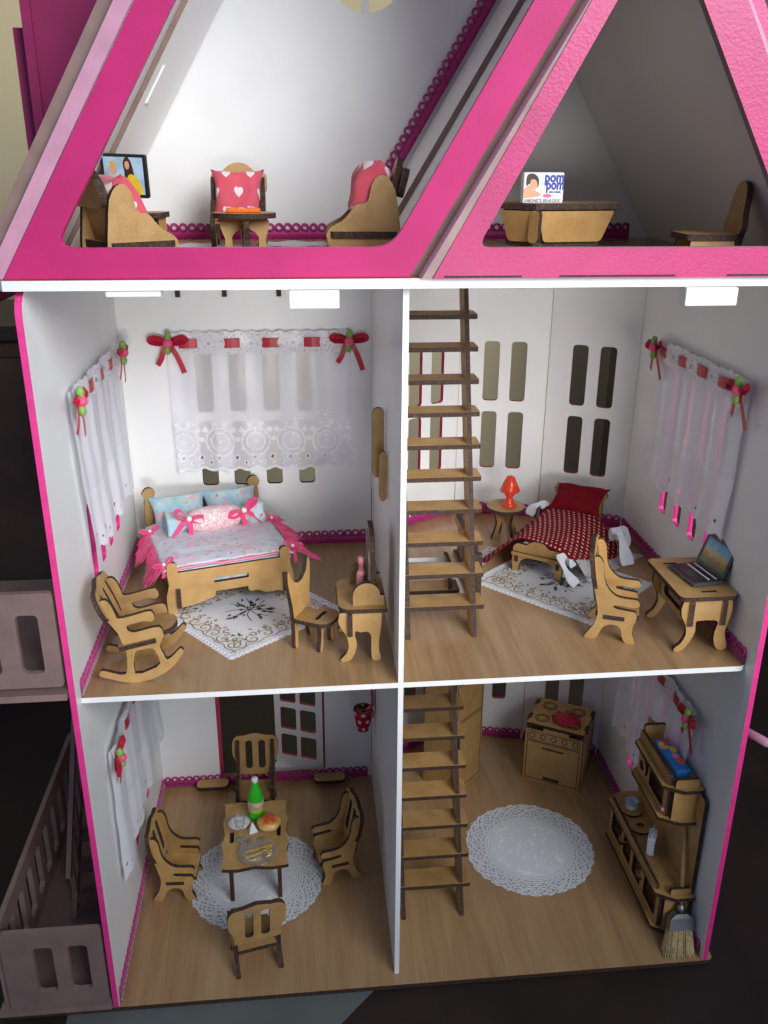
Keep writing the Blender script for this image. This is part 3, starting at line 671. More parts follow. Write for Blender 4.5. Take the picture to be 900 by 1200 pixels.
# ---- magenta loop braid along the skirtings
def braid(p, q, nrm, h=0.74, upv=(0, 0, 1)):
    p, q = Vector(p), Vector(q); t = (q-p); ln = t.length; t.normalize(); nv = Vector(nrm).normalized(); uv_ = Vector(upv).normalized()
    parts = []
    n_ = max(2, int(ln/0.28)); vs, fs = [], []
    for i in range(n_+1):
        c = p+t*(ln*i/n_); d_ = 0.12+0.07*(i % 2)
        for hh, dd in ((0.0, 0.02), (0.02, d_), (h*0.5, 0.23-d_), (h, d_), (h+.03, 0.02)): vs.append(tuple(c+uv_*hh+nv*dd))
    for i in range(n_):
        for k in range(4): a = i*5+k; fs.append((a, a+5, a+6, a+1))
    parts.append((vs, fs))
    m_ = max(1, int(ln/0.74)); st = ln/m_
    for i in range(m_):
        c = p+t*(st*(i+.5))+uv_*(h+0.24)+nv*0.13
        R_, r_ = 0.285+random.uniform(-.02, .02), 0.115
        vs, fs = [], []
        for a in range(9):
            an = 2*math.pi*a/9; dr_ = t*math.cos(an)+uv_*math.sin(an)
            for b_ in range(4):
                bn = 2*math.pi*b_/4+.4; vs.append(tuple(c+dr_*(R_+r_*math.cos(bn))+nv*r_*math.sin(bn)))
        for a in range(9):
            for b_ in range(4): fs.append((a*4+b_, ((a+1) % 9)*4+b_, ((a+1) % 9)*4+(b_+1) % 4, a*4+(b_+1) % 4))
        parts.append((vs, fs))
    vs, fs = join(parts)
    return obj('skirting_braid', vs, fs, 'braid', None, house, True)
for z in (0.01, Z1+.01):
    braid((0.0, 0.35 if z < 1 else 1.25, z), (0.0, 26.7, z), (1, 0, 0))
    braid((0.2, D, z), (21.9, D, z), (0, -1, 0))
    for a, b_ in ((B0, B1), (B1, B2), (B2, RC)):
        dx, dy = b_[0]-a[0], b_[1]-a[1]; ln = math.hypot(dx, dy)
        braid((a[0]+dx*.02, a[1]+dy*.02, z), (b_[0]-dx*.02, b_[1]-dy*.02, z), (dy/ln, -dx/ln, 0))
    braid((48.0, 27.8, z), (48.0, 0.6 if z < 1 else 1.3, z), (-1, 0, 0))
braid((-1.0, 29.06, Z2+.01), (22.3, 29.06, Z2+.01), (0, -1, 0))
sl = Vector((K, 0, 1)).normalized()
braid((22.0, 29.0, Z2+.9), (22.0+K*20, 29.0, Z2+20.9), (0, -1, 0), 0.74, (-sl.z, 0, sl.x))
braid((24.5, 29.06, Z2+.01), (46.0, 29.06, Z2+.01), (0, -1, 0))

# ---- side porch on the left with railing panels
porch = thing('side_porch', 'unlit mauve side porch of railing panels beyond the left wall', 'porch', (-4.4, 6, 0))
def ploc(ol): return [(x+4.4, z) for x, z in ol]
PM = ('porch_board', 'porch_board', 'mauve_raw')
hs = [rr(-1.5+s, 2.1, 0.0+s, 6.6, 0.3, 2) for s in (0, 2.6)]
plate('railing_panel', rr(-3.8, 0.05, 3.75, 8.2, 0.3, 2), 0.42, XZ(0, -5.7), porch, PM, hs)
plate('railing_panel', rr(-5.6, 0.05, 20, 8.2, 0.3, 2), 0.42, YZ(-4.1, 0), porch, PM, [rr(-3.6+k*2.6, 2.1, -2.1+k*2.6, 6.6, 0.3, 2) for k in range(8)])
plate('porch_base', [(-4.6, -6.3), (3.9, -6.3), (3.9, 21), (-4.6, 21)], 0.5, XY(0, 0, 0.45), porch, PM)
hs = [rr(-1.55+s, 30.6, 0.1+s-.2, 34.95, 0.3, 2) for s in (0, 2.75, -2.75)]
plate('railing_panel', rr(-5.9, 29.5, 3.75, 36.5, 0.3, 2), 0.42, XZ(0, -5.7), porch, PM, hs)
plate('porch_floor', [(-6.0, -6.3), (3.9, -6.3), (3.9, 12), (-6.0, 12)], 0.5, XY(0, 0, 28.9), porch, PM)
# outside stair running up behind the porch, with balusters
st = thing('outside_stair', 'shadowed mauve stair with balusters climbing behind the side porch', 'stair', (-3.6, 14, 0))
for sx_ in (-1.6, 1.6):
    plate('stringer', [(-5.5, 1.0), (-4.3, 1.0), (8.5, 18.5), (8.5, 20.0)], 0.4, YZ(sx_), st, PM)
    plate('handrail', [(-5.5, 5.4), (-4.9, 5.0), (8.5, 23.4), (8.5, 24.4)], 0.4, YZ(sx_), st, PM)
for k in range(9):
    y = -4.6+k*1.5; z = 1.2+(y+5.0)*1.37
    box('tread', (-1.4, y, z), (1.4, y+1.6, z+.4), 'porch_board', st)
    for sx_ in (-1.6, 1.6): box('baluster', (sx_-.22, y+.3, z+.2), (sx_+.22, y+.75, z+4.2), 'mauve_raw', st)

# ------------------------------------------------------------------ ladders
def ladder(label, base, k, top, steps):
    t = thing('ladder', label, 'ladder', base, 0, 'brown ladders between the storeys')
    L_ = math.hypot(1, k)
    for x in (0.0, 5.2):
        plate('rail', [(0, 0), (2.1, 0), (2.1+k*top, top), (k*top, top)], 0.36, YZ(x), t)
    for z in steps:
        y = k*z
        plate('tread', rr(-0.72, y-0.12, 6.05, y+2.05, 0.12, 1), 0.36, XY(0, 0, z-.18), t)
    return t
ladder('steep brown ladder of ten treads climbing from the bedroom storey to attic', (23.55, 7.2, Z1), 0.348, 29.3, [2.42+2.365*i for i in range(11)])
ladder('steep brown ladder standing on the kitchen floor below the bedroom storey', (23.5, 6.63, 0), 0.428, 29.0, [2.68+2.40*i for i in range(11)])
# stairwell railing beside the opening
rail = thing('stairwell_railing', 'low brown railing of uprights beside the floor opening behind ladder', 'railing', (29.75, 17.5, Z1))
plate('top_rail', rr(-5.0, 4.0, 4.6, 4.7, 0.2), 0.36, YZ(), rail)
plate('bottom_rail', rr(-5.0, 0.4, 4.6, 1.0, 0.2), 0.36, YZ(), rail)
for k in range(6): plate('upright', rr(-4.9+k*1.78, 0, -4.3+k*1.78, 4.6, 0.1), 0.36, YZ(0.37), rail)

# ------------------------------------------------------------------ curtains
def bow(parent, c, u_, nrm, s=1.0, tilt=0.0, mat='ribbon_red', rose=True):
    c, u_, nv = Vector(c), Vector(u_).normalized(), Vector(nrm).normalized(); zz = Vector((0, 0, 1))
    a = math.radians(tilt); U = u_*math.cos(a)+zz*math.sin(a); V = -u_*math.sin(a)+zz*math.cos(a)
    P = lambda x, y, d_=0.0: c+(U*x+V*y+nv*d_)*s
    b_ = None
    for sg in (-1, 1):
        pts = [P(sg*0.05, 0, .1), P(sg*0.5, .28, .28), P(sg*1.05, .42, .42), P(sg*1.3, .22, .36), P(sg*1.05, .02, .26), P(sg*.5, -.05, .16), P(sg*.05, 0, .1)]
        pts = spl([tuple(p) for p in pts], 4, False)
        lp = ribbon('bow_loop', pts, 0.42*s, nv+V*0.9, mat, parent)
        tl = [P(sg*.05, 0, .12), P(sg*.35, -.55, .22), P(sg*.62+.05, -1.2, .2), P(sg*.95+.08, -1.95-.3*sg, .12)]
        ribbon('bow_tail', spl([tuple(p) for p in tl], 4, False), 0.38*s, nv, mat, parent)
    if rose:
        ball('rosebud', P(0, 0, .38), 0.33*s, 'rosebud', parent, n_=8)
        for sg in (-1, 1): ball('leaf', P(0.05*sg, 0.5*sg, .33), 0.33*s, 'leaf_green', parent, (.75, .75, 1.1), 8)
    elif rose is not None: ball('pearl', P(0, 0, .30), 0.24*s, 'pearl', parent)
def curtain(label, org, u_, nrm, W, H, seed, amp=0.22, bows=(0, 0), flare=0.0, sweep=0.0, mat='lace_curtain'):
    o_, u_, nv = Vector(org), Vector(u_), Vector(nrm)
    t = thing('lace_curtain', label, 'curtain', tuple(o_+u_*W/2-Vector((0, 0, H))), 0, 'white lace curtains tied with red bows')
    o_ = -u_*W/2+Vector((0, 0, H))
    def fn(a, b_):
        x = (a-.5)*(1+flare*b_)+.5
        f_ = math.sin(a*W*1.15+seed+0.7*math.sin(a*5+seed))*amp*(0.35+0.65*b_)+0.25*amp*math.sin(a*W*2.9+seed*2)
        f_ += 0.12*noise.noise(Vector((a*6, b_*4, seed)))
        sc_ = -0.34*abs(math.sin(math.pi*(a*W+.9)/1.65))*max(0, (b_-.85)/.15)
        return o_+u_*(x*W+sweep*b_*b_)+Vector((0, 0, -b_*H+sc_))+nv*(0.42+f_+0.25*b_)
    sheet('lace_panel', fn, 84, 26, mat, t, 0, lambda a, b_: (a*W, (1-b_)*H))
    def fh(a, b_):
        z = 0.25-b_*1.95+(0.10*math.sin(a*W*5.2) if b_ in (0.0, 1.0) else 0)
        return o_+u_*(a*W)+Vector((0, 0, z))+nv*(0.62+0.12*math.sin(a*W*1.4+seed)+0.10*math.sin(b_*math.pi))
    sheet('heading', fh, 70, 6, 'lace_heading', t, 0, lambda a, b_: (a*W, (1-b_)*1.95))
    x = 1.85
    while x < W-0.5:
        pts = [tuple(o_+u_*(x+dx)+Vector((0, 0, -.72))+nv*(0.70+0.16*math.cos(dx/0.9*1.5))) for dx in (-.88, -.6, -.2, .2, .6, .88)]
        ribbon('ribbon_stitch', pts, 0.86, nv, 'ribbon_red', t); x += 3.7
    for q, xx in enumerate((0.25, W-.25)):
        if bows[q] is not None: bow(t, o_+u_*xx+Vector((0, 0, -.6))+nv*0.75, u_, nv, 1.2, bows[q])
    return t
curtain('white lace curtain over the back window above the double bed', (4.2, D, 48.3), (1, 0, 0), (0, -1, 0), 16.3, 12.3, 1.0, 0.14, (0, 0), -0.02, 0.1, 'sheer_lace_curtain')
curtain('white lace curtain on left wall beside the double bed', (0, 6.2, 48.1), (0, 1, 0), (1, 0, 0), 16.8, 12.6, 2.3, 0.22, (0, 0), -0.06, 1.3)
curtain('white lace curtain on right wall above the little desk', (48, 22.6, 48.0), (0, -1, 0), (-1, 0, 0), 16.4, 12.2, 4.1, 0.26, (8, 5), -0.04, -0.4)
curtain('white lace curtain on left wall beside the dining table', (0, 5.3, 20.2), (0, 1, 0), (1, 0, 0), 19.6, 12.0, 5.7, 0.22, (25, 0), 0.06, 0.3)
curtain('white lace curtain on right wall behind the kitchen cabinet', (48, 22.4, 20.2), (0, -1, 0), (-1, 0, 0), 16.0, 12.0, 7.7, 0.30, (0, 0), -0.04, -0.5)
# ------------------------------------------------------------------ furniture builders (burnt-edge MDF cut-outs)
def arm_chair_parts(t):
    prof = [(-0.42, 0.05), (0.30, 0.0), (0.55, 0.45), (0.80, 1.05), (1.25, 1.32), (1.75, 1.30), (2.05, 1.0), (2.15, .55), (2.40, 0.02), (3.05, 0.0), (2.98, .45), (2.80, .9), (2.85, 1.5),
            (3.0, 2.05), (2.92, 2.45), (2.6, 2.52), (1.6, 2.60), (1.38, 2.74), (1.55, 2.88), (2.5, 2.84), (2.98, 2.9), (3.12, 3.15), (2.95, 3.42), (2.5, 3.45), (1.75, 3.48), (1.2, 3.75), (0.72, 4.35), (0.52, 5.1),
            (0.42, 5.9), (0.12, 6.35), (-0.22, 6.25), (-0.34, 5.6), (-0.2, 4.6), (0.08, 3.5), (0.30, 2.6), (0.34, 1.9), (0.12, 1.1), (-0.18, 0.6)]
    for s in (-1, 1): plate('side_panel', spl(prof, 2), 0.34, XZ(0, 1.62*s), t)
    seat = [(0.2, -1.44), (0.75, -1.44), (0.75, -1.84), (2.2, -1.84), (2.2, -1.44), (3.15, -1.3), (3.15, 1.3), (2.2, 1.44), (2.2, 1.84), (0.75, 1.84), (0.75, 1.44), (0.2, 1.44)]
    plate('seat', seat, 0.34, XY(0, 0, 1.88), t)
    bk = spl([(-1.75, 0.1), (-1.75, 0.1), (-1.0, 0.0), (1.0, 0.0), (1.75, 0.1), (1.75, 0.1), (1.8, 1.2), (2.1, 1.9), (2.12, 3.2), (1.75, 3.85), (1.0, 3.9), (0, 4.15), (-1.0, 3.9), (-1.75, 3.85), (-2.12, 3.2), (-2.1, 1.9), (-1.8, 1.2)], 2)
    plate('backrest', bk, 0.34, frame((0.22, 0, 2.85), (0, 1, 0), (-0.17, 0, 1)), t, holes=[rr(-0.92, 0.6, -0.28, 3.4, 0.27), rr(0.28, 0.6, 0.92, 3.4, 0.27)])
G = 'small wooden dining armchairs of one set'
ch0 = thing('armchair', 'wooden armchair at the dining table nearest the open front, seen from behind', 'chair', (10.95, 2.57, 0), 102.6, G)
arm_chair_parts(ch0); ch0.scale = (1.1,)*3
for loc, rz, lab in (((1.75, 12.75, 0), -3, 'wooden armchair between the left lace curtain and the dining table'),
                     ((19.35, 13.9, 0), 192, 'wooden armchair between the dining table and the divider wall'),
                     ((10.1, 24.6, 0), -91, 'wooden armchair behind the dining table in front of the open door'),
                     ((38.45, 8.0, Z1), -22, 'wooden armchair standing left of the little desk upstairs')):
    c = copy_tree(ch0); c.location = Vector(loc)*S; c.rotation_euler = (0, 0, math.radians(rz)); c['label'] = lab

# rocking chair
t = thing('rocking_chair', 'wooden rocking chair beside left wall in front of the double bed', 'rocking chair', (1.11, 2.9, Z1-.17), 3.2)
side = [(0.44, 6.43), (0.52, 6.73), (0.92, 6.8), (1.23, 6.37), (1.47, 5.64), (1.61, 5.35), (2.43, 5.46), (3.53, 5.74), (3.93, 5.71), (4.07, 5.24), (3.82, 4.94), (3.37, 5.03), (2.73, 4.9), (2.14, 4.74), (2.23, 4.34), (2.67, 4.2), (3.5, 4.39), (4.32, 4.49), (4.55, 4.05), (4.55, 3.65), (4.24, 3.01), (4.46, 2.3), (4.68, 1.85), (5.24, 2.29), (5.63, 2.69), (5.85, 2.45), (5.69, 2.14), (4.97, 1.2), (3.79, 0.46), (2.66, 0.18), (1.66, 0.24), (0.69, 0.58), (-0.02, 0.85), (-0.03, 1.18), (0.21, 1.32), (0.91, 1.06), (1.72, 0.9), (1.91, 1.93), (1.91, 2.89), (1.69, 3.43), (1.5, 4.19), (0.96, 5.06), (0.6, 5.81)]
hole = [(2.5, 2.55), (2.9, 2.78), (3.63, 2.85), (3.89, 2.62), (4.16, 1.6), (3.48, 1.14), (2.36, 0.9)]
for y in (0, 3.6): plate('rocker_side', spl(side, 2), 0.36, XZ(0, y), t, holes=[spl(hole, 2)])
plate('seat', spl([(1.5, -0.35), (1.5, -0.35), (4.1, -.35), (4.1, -.35), (4.2, 0.3), (5.2, .8), (5.5, 1.8), (5.2, 2.8), (4.2, 3.3), (4.1, 3.95), (4.1, 3.95), (1.5, 3.95), (1.5, 3.95)], 2), 0.36, frame((0, 0, 2.72), (1, 0, 0.2), (0, 1, 0)), t)
bk = spl([(-1.6, 0), (-1.6, 0), (1.6, 0), (1.6, 0), (1.75, 1.2), (2.35, 1.8), (2.45, 2.9), (2.0, 3.6), (1.1, 3.7), (0, 4.0), (-1.1, 3.7), (-2.0, 3.6), (-2.45, 2.9), (-2.35, 1.8), (-1.75, 1.2)], 2)
plate('backrest', bk, 0.36, frame((1.42, 1.8, 3.85), (0, 1, 0), (-0.38, 0, 1)), t, holes=[spl([(x-.16, .6), (x+.16, .6), (x*1.2+.2, 1.8), (x*1.1+.16, 3.0), (x*1.1-.16, 3.0), (x*1.2-.2, 1.8)], 2) for x in (-1.1, 0, 1.1)])

# vanity, its mirror and the chair beside it
t = thing('vanity_table', 'wooden dressing table with upright mirror against the divider wall', 'dressing table', (18.0, 4.2, Z1), 0)
legs = spl([(0.1, 4.05), (0.1, 4.05), (3.2, 4.05), (3.2, 4.05), (3.15, 2.9), (3.0, 1.8), (3.0, .8), (3.15, .2), (2.9, 0.0), (2.5, .1), (2.42, 1.0), (2.4, 2.1), (2.1, 2.45), (1.6, 2.4), (1.3, 2.55), (1.2, 2.2), (1.35, 1.5), (1.2, .7), (0.85, 0.1), (0.3, 0.0), (0.15, .2), (.55, .65), (.75, 1.3), (.6, 2.1), (.2, 2.8), (0.0, 3.4)], 2)
for y in (0.35, 4.9): plate('leg_panel', legs, 0.34, XZ(0, y), t)
plate('stretcher', rr(-.15, 2.2, 5.4, 4.04, .1, 1), 0.34, YZ(.85), t)
plate('top', rr(0.05, 0.0, 3.6, 5.3, (0.1, .9, .9, .1), 4), 0.34, XY(0, 0, 4.23), t)
for y in (0.75, 4.4): plate('bracket', [(1.1, 4.4)]+[(2.1-1.0*math.cos(a*math.pi/10), 5.2+1.0*math.sin(a*math.pi/10)) for a in range(11)]+[(3.4, 5.2), (3.4, 4.4)], 0.34, XZ(0, y), t)
mir = plate('mirror_frame', spl([(0.9, 4.4), (0.9, 4.4), (4.3, 4.4), (4.3, 4.4), (4.5, 6.5), (4.6, 8.6), (4.0, 9.7), (2.6, 10.1), (1.2, 9.7), (.6, 8.6), (.7, 6.5)], 2), 0.36, YZ(2.55), t)
plate('mirror_glass', spl([(1.3, 5.2), (3.9, 5.2), (4.1, 7.5), (3.6, 9.1), (2.6, 9.5), (1.6, 9.1), (1.1, 7.5)], 2), 0.05, YZ(2.33), mir, ('steel',)*3)
t = thing('perfume_bottle', 'small pink bottle standing on the dressing table before the mirror', 'bottle', (19.85, 6.7, Z1+4.41))
lathe('body', [(0.30, 0), (.36, .1), (.36, 1.7), (.25, 1.95)], 'pink_bottle', t, n_=12); lathe('neck', [(.2, 1.95), (.2, 2.5), (.26, 2.5), (.26, 3.0), (.1, 3.1)], 'pink_bottle', t, n_=12)
t = thing('side_chair', 'small wooden chair with horned back drawn up to the dressing table', 'chair', (15.35, 7.9, Z1), -29)
bk = spl([(-1.35, 0), (-1.0, 0), (-.85, 1.0), (-.75, 1.9), (-.5, 2.1), (.5, 2.1), (.75, 1.9), (.85, 1.0), (1.0, 0), (1.35, 0), (1.35, .5), (1.25, 1.5), (1.25, 2.4), (1.35, 3.6), (1.55, 4.6), (1.75, 5.7), (1.6, 6.5), (1.35, 6.2), (1.1, 5.6), (.5, 5.15), (0, 5.05), (-.5, 5.15), (-1.1, 5.6), (-1.35, 6.2), (-1.6, 6.5), (-1.75, 5.7), (-1.55, 4.6), (-1.35, 3.6), (-1.25, 2.4), (-1.25, 1.5), (-1.35, .5)], 2)
plate('backrest', bk, 0.34, frame((0, 0, 0), (0, 1, 0), (-.05, 0, 1)), t)
plate('seat', rr(0.1, -1.35, 2.9, 1.35, (0.9, .05, .05, .9), 4), 0.34, XY(0, 0, 2.35), t, holes=[rr(1.5, -.75, 1.85, .75, .05, 1)])
fl = spl([(-1.15, 0), (-.8, 0), (-.6, .7), (-.55, 1.4), (-.2, 1.7), (.2, 1.7), (.55, 1.4), (.6, .7), (.8, 0), (1.15, 0), (1.1, .6), (.95, 1.4), (1.05, 2.18), (1.05, 2.18), (-1.05, 2.18), (-1.05, 2.18), (-.95, 1.4), (-1.1, .6)], 2)
plate('leg_panel', fl, 0.34, frame((2.0, 0, 0), (0, 1, 0), (0, 0, 1)), t)
t = thing('bead_chain', 'clear plastic bead chain lying on the seat of the small chair', 'chain', (16.35, 8.3, Z1+2.53), 10)
for k in range(9): ball('bead', (-0.9+k*.27, .25*math.sin(k*1.3), .16+.03*(k % 2)), 0.16, 'clear_plastic', t, n_=8)

# double bed
t = thing('double_bed', 'wooden double bed with knobbed headboard in the corner below the lace curtain', 'bed', (4.86, 13.09, Z1), 16.3)
ft = spl([(-.2, 4.45), (0, 4.62), (.4, 4.62), (.58, 4.4), (.62, 4.0), (.62, 3.72), (.62, 3.72), (9.15, 3.72), (9.15, 3.72), (9.12, 4.3), (9.35, 4.6), (9.8, 4.6), (10.0, 4.3), (9.95, 3.8), (10.0, 3.0), (10.25, 2.0), (10.25, .6), (10.2, 0), (10.2, 0), (9.5, 0), (9.5, 0), (9.35, .5), (8.8, .72), (7.8, .72), (7.2, 1.05), (6.6, 1.05), (6.35, 1.2), (6.3, 1.56), (6.3, 1.56), (3.6, 1.56), (3.6, 1.56), (3.5, 1.15), (2.9, .95), (2.1, .72), (1.2, .6), (.45, .5), (.35, 0), (.35, 0), (-.35, 0), (-.35, 0), (-.4, .8), (-.4, 1.8), (-.15, 2.7), (-.25, 3.6)], 2)
plate('footboard', ft, 0.38, XZ(0, 0), t, holes=[rr(3.5, 2.36, 6.4, 2.76, .04, 1)])
hd = spl([(-.3, 0), (-.3, 0), (.4, 0), (.4, 0), (.5, 1.2), (9.4, 1.2), (9.5, 0), (9.5, 0), (10.2, 0), (10.2, 0), (10.2, 5.8), (10.05, 6.2), (10.35, 6.75), (10.0, 7.3), (9.5, 7.3), (9.15, 6.85), (9.4, 6.3), (9.3, 6.15), (9.3, 6.15), (.6, 6.15), (.6, 6.15), (.5, 6.3), (.75, 6.85), (.4, 7.3), (-.1, 7.3), (-.45, 6.75), (-.15, 6.2), (-.3, 5.8)], 2)
plate('headboard', hd, 0.38, XZ(0, 10.9), t)
for x in (0.52, 9.42): plate('side_rail', rr(-.45, .6, 11.0, 2.3, .1, 1), 0.36, YZ(x), t)
box('slat_base', (0.72, .25, 1.6), (9.2, 10.65, 1.95), 'mdf', t)
box('mattress', (0.75, .3, 1.98), (9.2, 10.6, 3.7), 'floral_cotton', t, .35)
q = thing('quilt', 'floral pale pink and blue quilt with pink fringe spread over the double bed', 'quilt', (4.86, 13.09, Z1+3.7), 16.3)
def quilt(x0, x1, y0, y1, zt, drop, sd):
    def fn(a, b_):
        x, y = x0+(x1-x0)*a, y0+(y1-y0)*b_
        e = max(0, 0.75-x)+max(0, x-9.1)+max(0, .9-y)*.55
        return (x, y, zt-drop*e*.55+.10*noise.noise(Vector((x*.5, y*.5, sd)))+.07*noise.noise(Vector((x*1.3, y*1.3, sd))))
    return fn
sheet('cover', quilt(-.55, 10.35, -.12, 9.6, .72, .55, 1.0), 40, 36, 'floral_quilt', q, .10)
sheet('satin_layer', quilt(-.35, 10.15, .02, 9.4, .42, .75, 4.0), 30, 30, 'satin_pink', q, .14)
sheet('lining', quilt(-.2, 9.9, .1, 9.3, .16, .6, 7.0), 30, 30, 'floral_cotton', q, .14)
def fringe(sgn):
    vs, fs = [], []; x0 = -.5 if sgn < 0 else 10.3; n_ = 44
    for i in range(n_+1):
        y = -.2+9.0*i/n_; ln = (1.95+.6*math.sin(y*1.3+sgn))*(1.0 if i % 2 else .72)+random.uniform(-.1, .25)
        for k in range(5):
            s = k/4*ln
            o1, o2 = (.62, .72) if sgn < 0 else (.9, .42); vs.append((x0+sgn*s*o1+.12*math.sin(i*2.1+k)*(k > 0), y-.25*s*(sgn > 0)-.10*s, .55-s*o2-.10*s*s*(sgn < 0)+.10*math.sin(i*1.7+k*.9)))
    for i in range(n_):
        for k in range(4): a = i*5+k; fs.append((a, a+1, a+6, a+5))
    return obj('fringe', vs, fs, 'ribbon_pink', None, q)
fringe(-1); fringe(1)
for c, tl in (((-.4, 0, .75), 20), ((10.3, .1, .7), -15), ((-.4, 7.6, .7), 10), ((10.3, 6.8, .75), -30)):
    bow(q, c, (1, 0, 0), (0, -.6, .8), .62, tl, 'ribbon_pink', False)
GP = 'pillows on the double bed'
for k, (x, lab) in enumerate(((2.55, 'pale blue floral pillow against left half of the double bed headboard'), (7.3, 'pale blue floral pillow against right half of the double bed headboard'))):
    p = thing('pillow', lab, 'pillow', (0, 0, 0), 0, GP); p.parent = None
    c, s = math.cos(math.radians(16.3)), math.sin(math.radians(16.3)); yy = 9.45
    p.location = Vector((4.86+x*c-yy*s, 13.09+x*s+yy*c, Z1+4.2))*S; p.rotation_euler = (0, 0, math.radians(16.3))
    pillow('cushion', 5.2, 4.0, 1.5, 'floral_cotton', p, frame((0, 0, 0.85), (1, 0, 0), (0, .62, .72)), k*3.0)
c, s = math.cos(math.radians(16.3)), math.sin(math.radians(16.3))
x, yy = 5.15, 6.7
b0 = thing('bolster', 'pink sweet-shaped bolster with floral ends and pink bows across the quilt', 'bolster', (4.86+x*c-yy*s, 13.09+x*s+yy*c, Z1+5.3), 20)
rx = Matrix.Rotation(math.pi/2, 4, 'Y')
lathe('roll', [(.55, -2.35), (.9, -2.0), (1.08, -1.2), (1.12, 0), (1.08, 1.2), (.9, 2.0), (.55, 2.35)], 'pink_lattice', b0, rx, 20)
for sg in (-1, 1):
    vs, fs = [], []
    for i, (r_, z) in enumerate(((.5, 2.25), (.55, 2.6), (.95, 3.3), (1.2, 4.0), (1.25, 4.35))):
        for k in range(24):
            a = 2*math.pi*k/24; rr_ = r_*(1+.13*math.sin(a*6+sg)*(i/4)); vs.append((sg*z, rr_*math.cos(a)*.8, rr_*math.sin(a)-.1*i*.3))
    for i in range(4):
        for k in range(24): j = (k+1) % 24; fs.append((i*24+k, i*24+j, i*24+24+j, i*24+24+k))
    vs.append((sg*3.7, 0, 0)); ct = len(vs)-1
    for k in range(24): fs.append((96+k, 96+(k+1) % 24, ct))
    obj('flared_end', vs, fs, 'floral_cotton', None, b0, True)
    bow(b0, (sg*2.45, -.75, .45), (1, .1, 0), (0, -.75, .66), 1.05, 25*sg, 'ribbon_pink', False)

# printed square mats
def scroll(cx, cy, r_, turns, ang, sg, z=.05, wd=.06):
    pts = []
    for k in range(22):
        tt = k/21; a = ang+sg*turns*2*math.pi*tt; rad = r_*(1-tt*.86); pts.append((cx+rad*math.cos(a), cy+rad*math.sin(a), z))
    return tube_data(pts, lambda q: wd*(.5+.5*math.sin(min(1, q*1.3)*math.pi)+.15), 4, .35)
def leaf2(cx, cy, a, ln, wd, z=.05):
    ca, sa = math.cos(a), math.sin(a); P = lambda u_, v_: (cx+u_*ca-v_*sa, cy+u_*sa+v_*ca, z)
    return ([P(0, 0), P(ln*.35, wd), P(ln, 0), P(ln*.35, -wd)], [(3, 2, 1, 0)])
def square_mat(label, loc, rz, lx, ly):
    t = thing('printed_mat', label, 'mat', loc, rz, 'square printed mats')
    ol = []; n_ = 26
    for (ax, ay), (bx, by) in (((0, 0), (lx, 0)), ((lx, 0), (lx, ly)), ((lx, ly), (0, ly)), ((0, ly), (0, 0))):
        dx, dy = bx-ax, by-ay; nx, ny = dy, -dx; ln = math.hypot(dx, dy)
        for k in range(n_*3):
            f_ = k/(n_*3); d_ = .13*abs(math.sin(f_*n_*math.pi)); ol.append((ax+dx*f_+nx/ln*d_, ay+dy*f_+ny/ln*d_))
    plate('cloth', ol, 0.03, XY(0, 0, .018), t, ('paper_white',)*3)
    ps, ds, hem = [], [], []
    for i in range(2):
        ln = (lx, ly)[i]
        for e in range(2):
            f = (lambda u_, v_, i=i, e=e: ((u_, v_ if e == 0 else ly-v_) if i == 0 else (v_ if e == 0 else lx-v_, u_)))
            n_ = int(ln/1.5)
            for k in range(n_):
                u_ = 1.0+(ln-2.0)*(k+.5)/n_
                x, y = f(u_, 1.35); ps.append(scroll(x, y, .62, 1.3, k*1.3+e, 1 if k % 2 else -1))
                x, y = f(u_+.45, 1.9); ps.append(scroll(x, y, .36, 1.1, k*2.1, -1 if k % 2 else 1, .05, .06))
                for q in range(3): x, y = f(u_-.5+q*.35, 2.35+.2*math.sin(q*2+k)); ps.append(leaf2(x, y, k+q*2.0, .5, .11))
            pts = [(*f(.5+(ln-1)*k/40, .75+.10*math.sin(k*1.1)), .05) for k in range(41)]; ps.append(tube_data(pts, .05, 4, .4))
            m_ = int(ln/.42)
            for k in range(m_): x, y = f((k+.5)*ln/m_, .16); hem.append(tube_data([(x-.13, y-.08, .05), (x, y+.1, .07), (x+.13, y-.08, .05)], .06, 4, .5))
    for k in range(34):
        a = random.uniform(0, 6.28); r_ = random.uniform(.2, 1.9); ds.append(leaf2(lx/2+r_*math.cos(a), ly/2+r_*math.sin(a)*.9, a+random.uniform(-.6, .6), random.uniform(.4, .75), random.uniform(.10, .2)))
    for k in range(8):
        a = k*.785; ds.append(tube_data([(lx/2, ly/2, .05), (lx/2+1.0*math.cos(a), ly/2+1.0*math.sin(a), .05), (lx/2+2*math.cos(a+.25), ly/2+2*math.sin(a+.25), .05)], .04, 4, .4))
    for nm, li, mt in (('scroll_print', ps, 'gold_print'), ('bouquet_print', ds, 'dark_print'), ('hem_stitching', hem, 'paper_white')):
        vs, fs = join(li); stuff(obj(nm, vs, fs, mt, None, t))
square_mat('white mat with gold scroll border lying before the double bed', (10.02, 5.44, Z1), 38.8, 11.4, 11.0)
square_mat('white mat with gold scroll border lying under the single bed', (38.63, 8.21, Z1), 42.7, 10.4, 12.1)

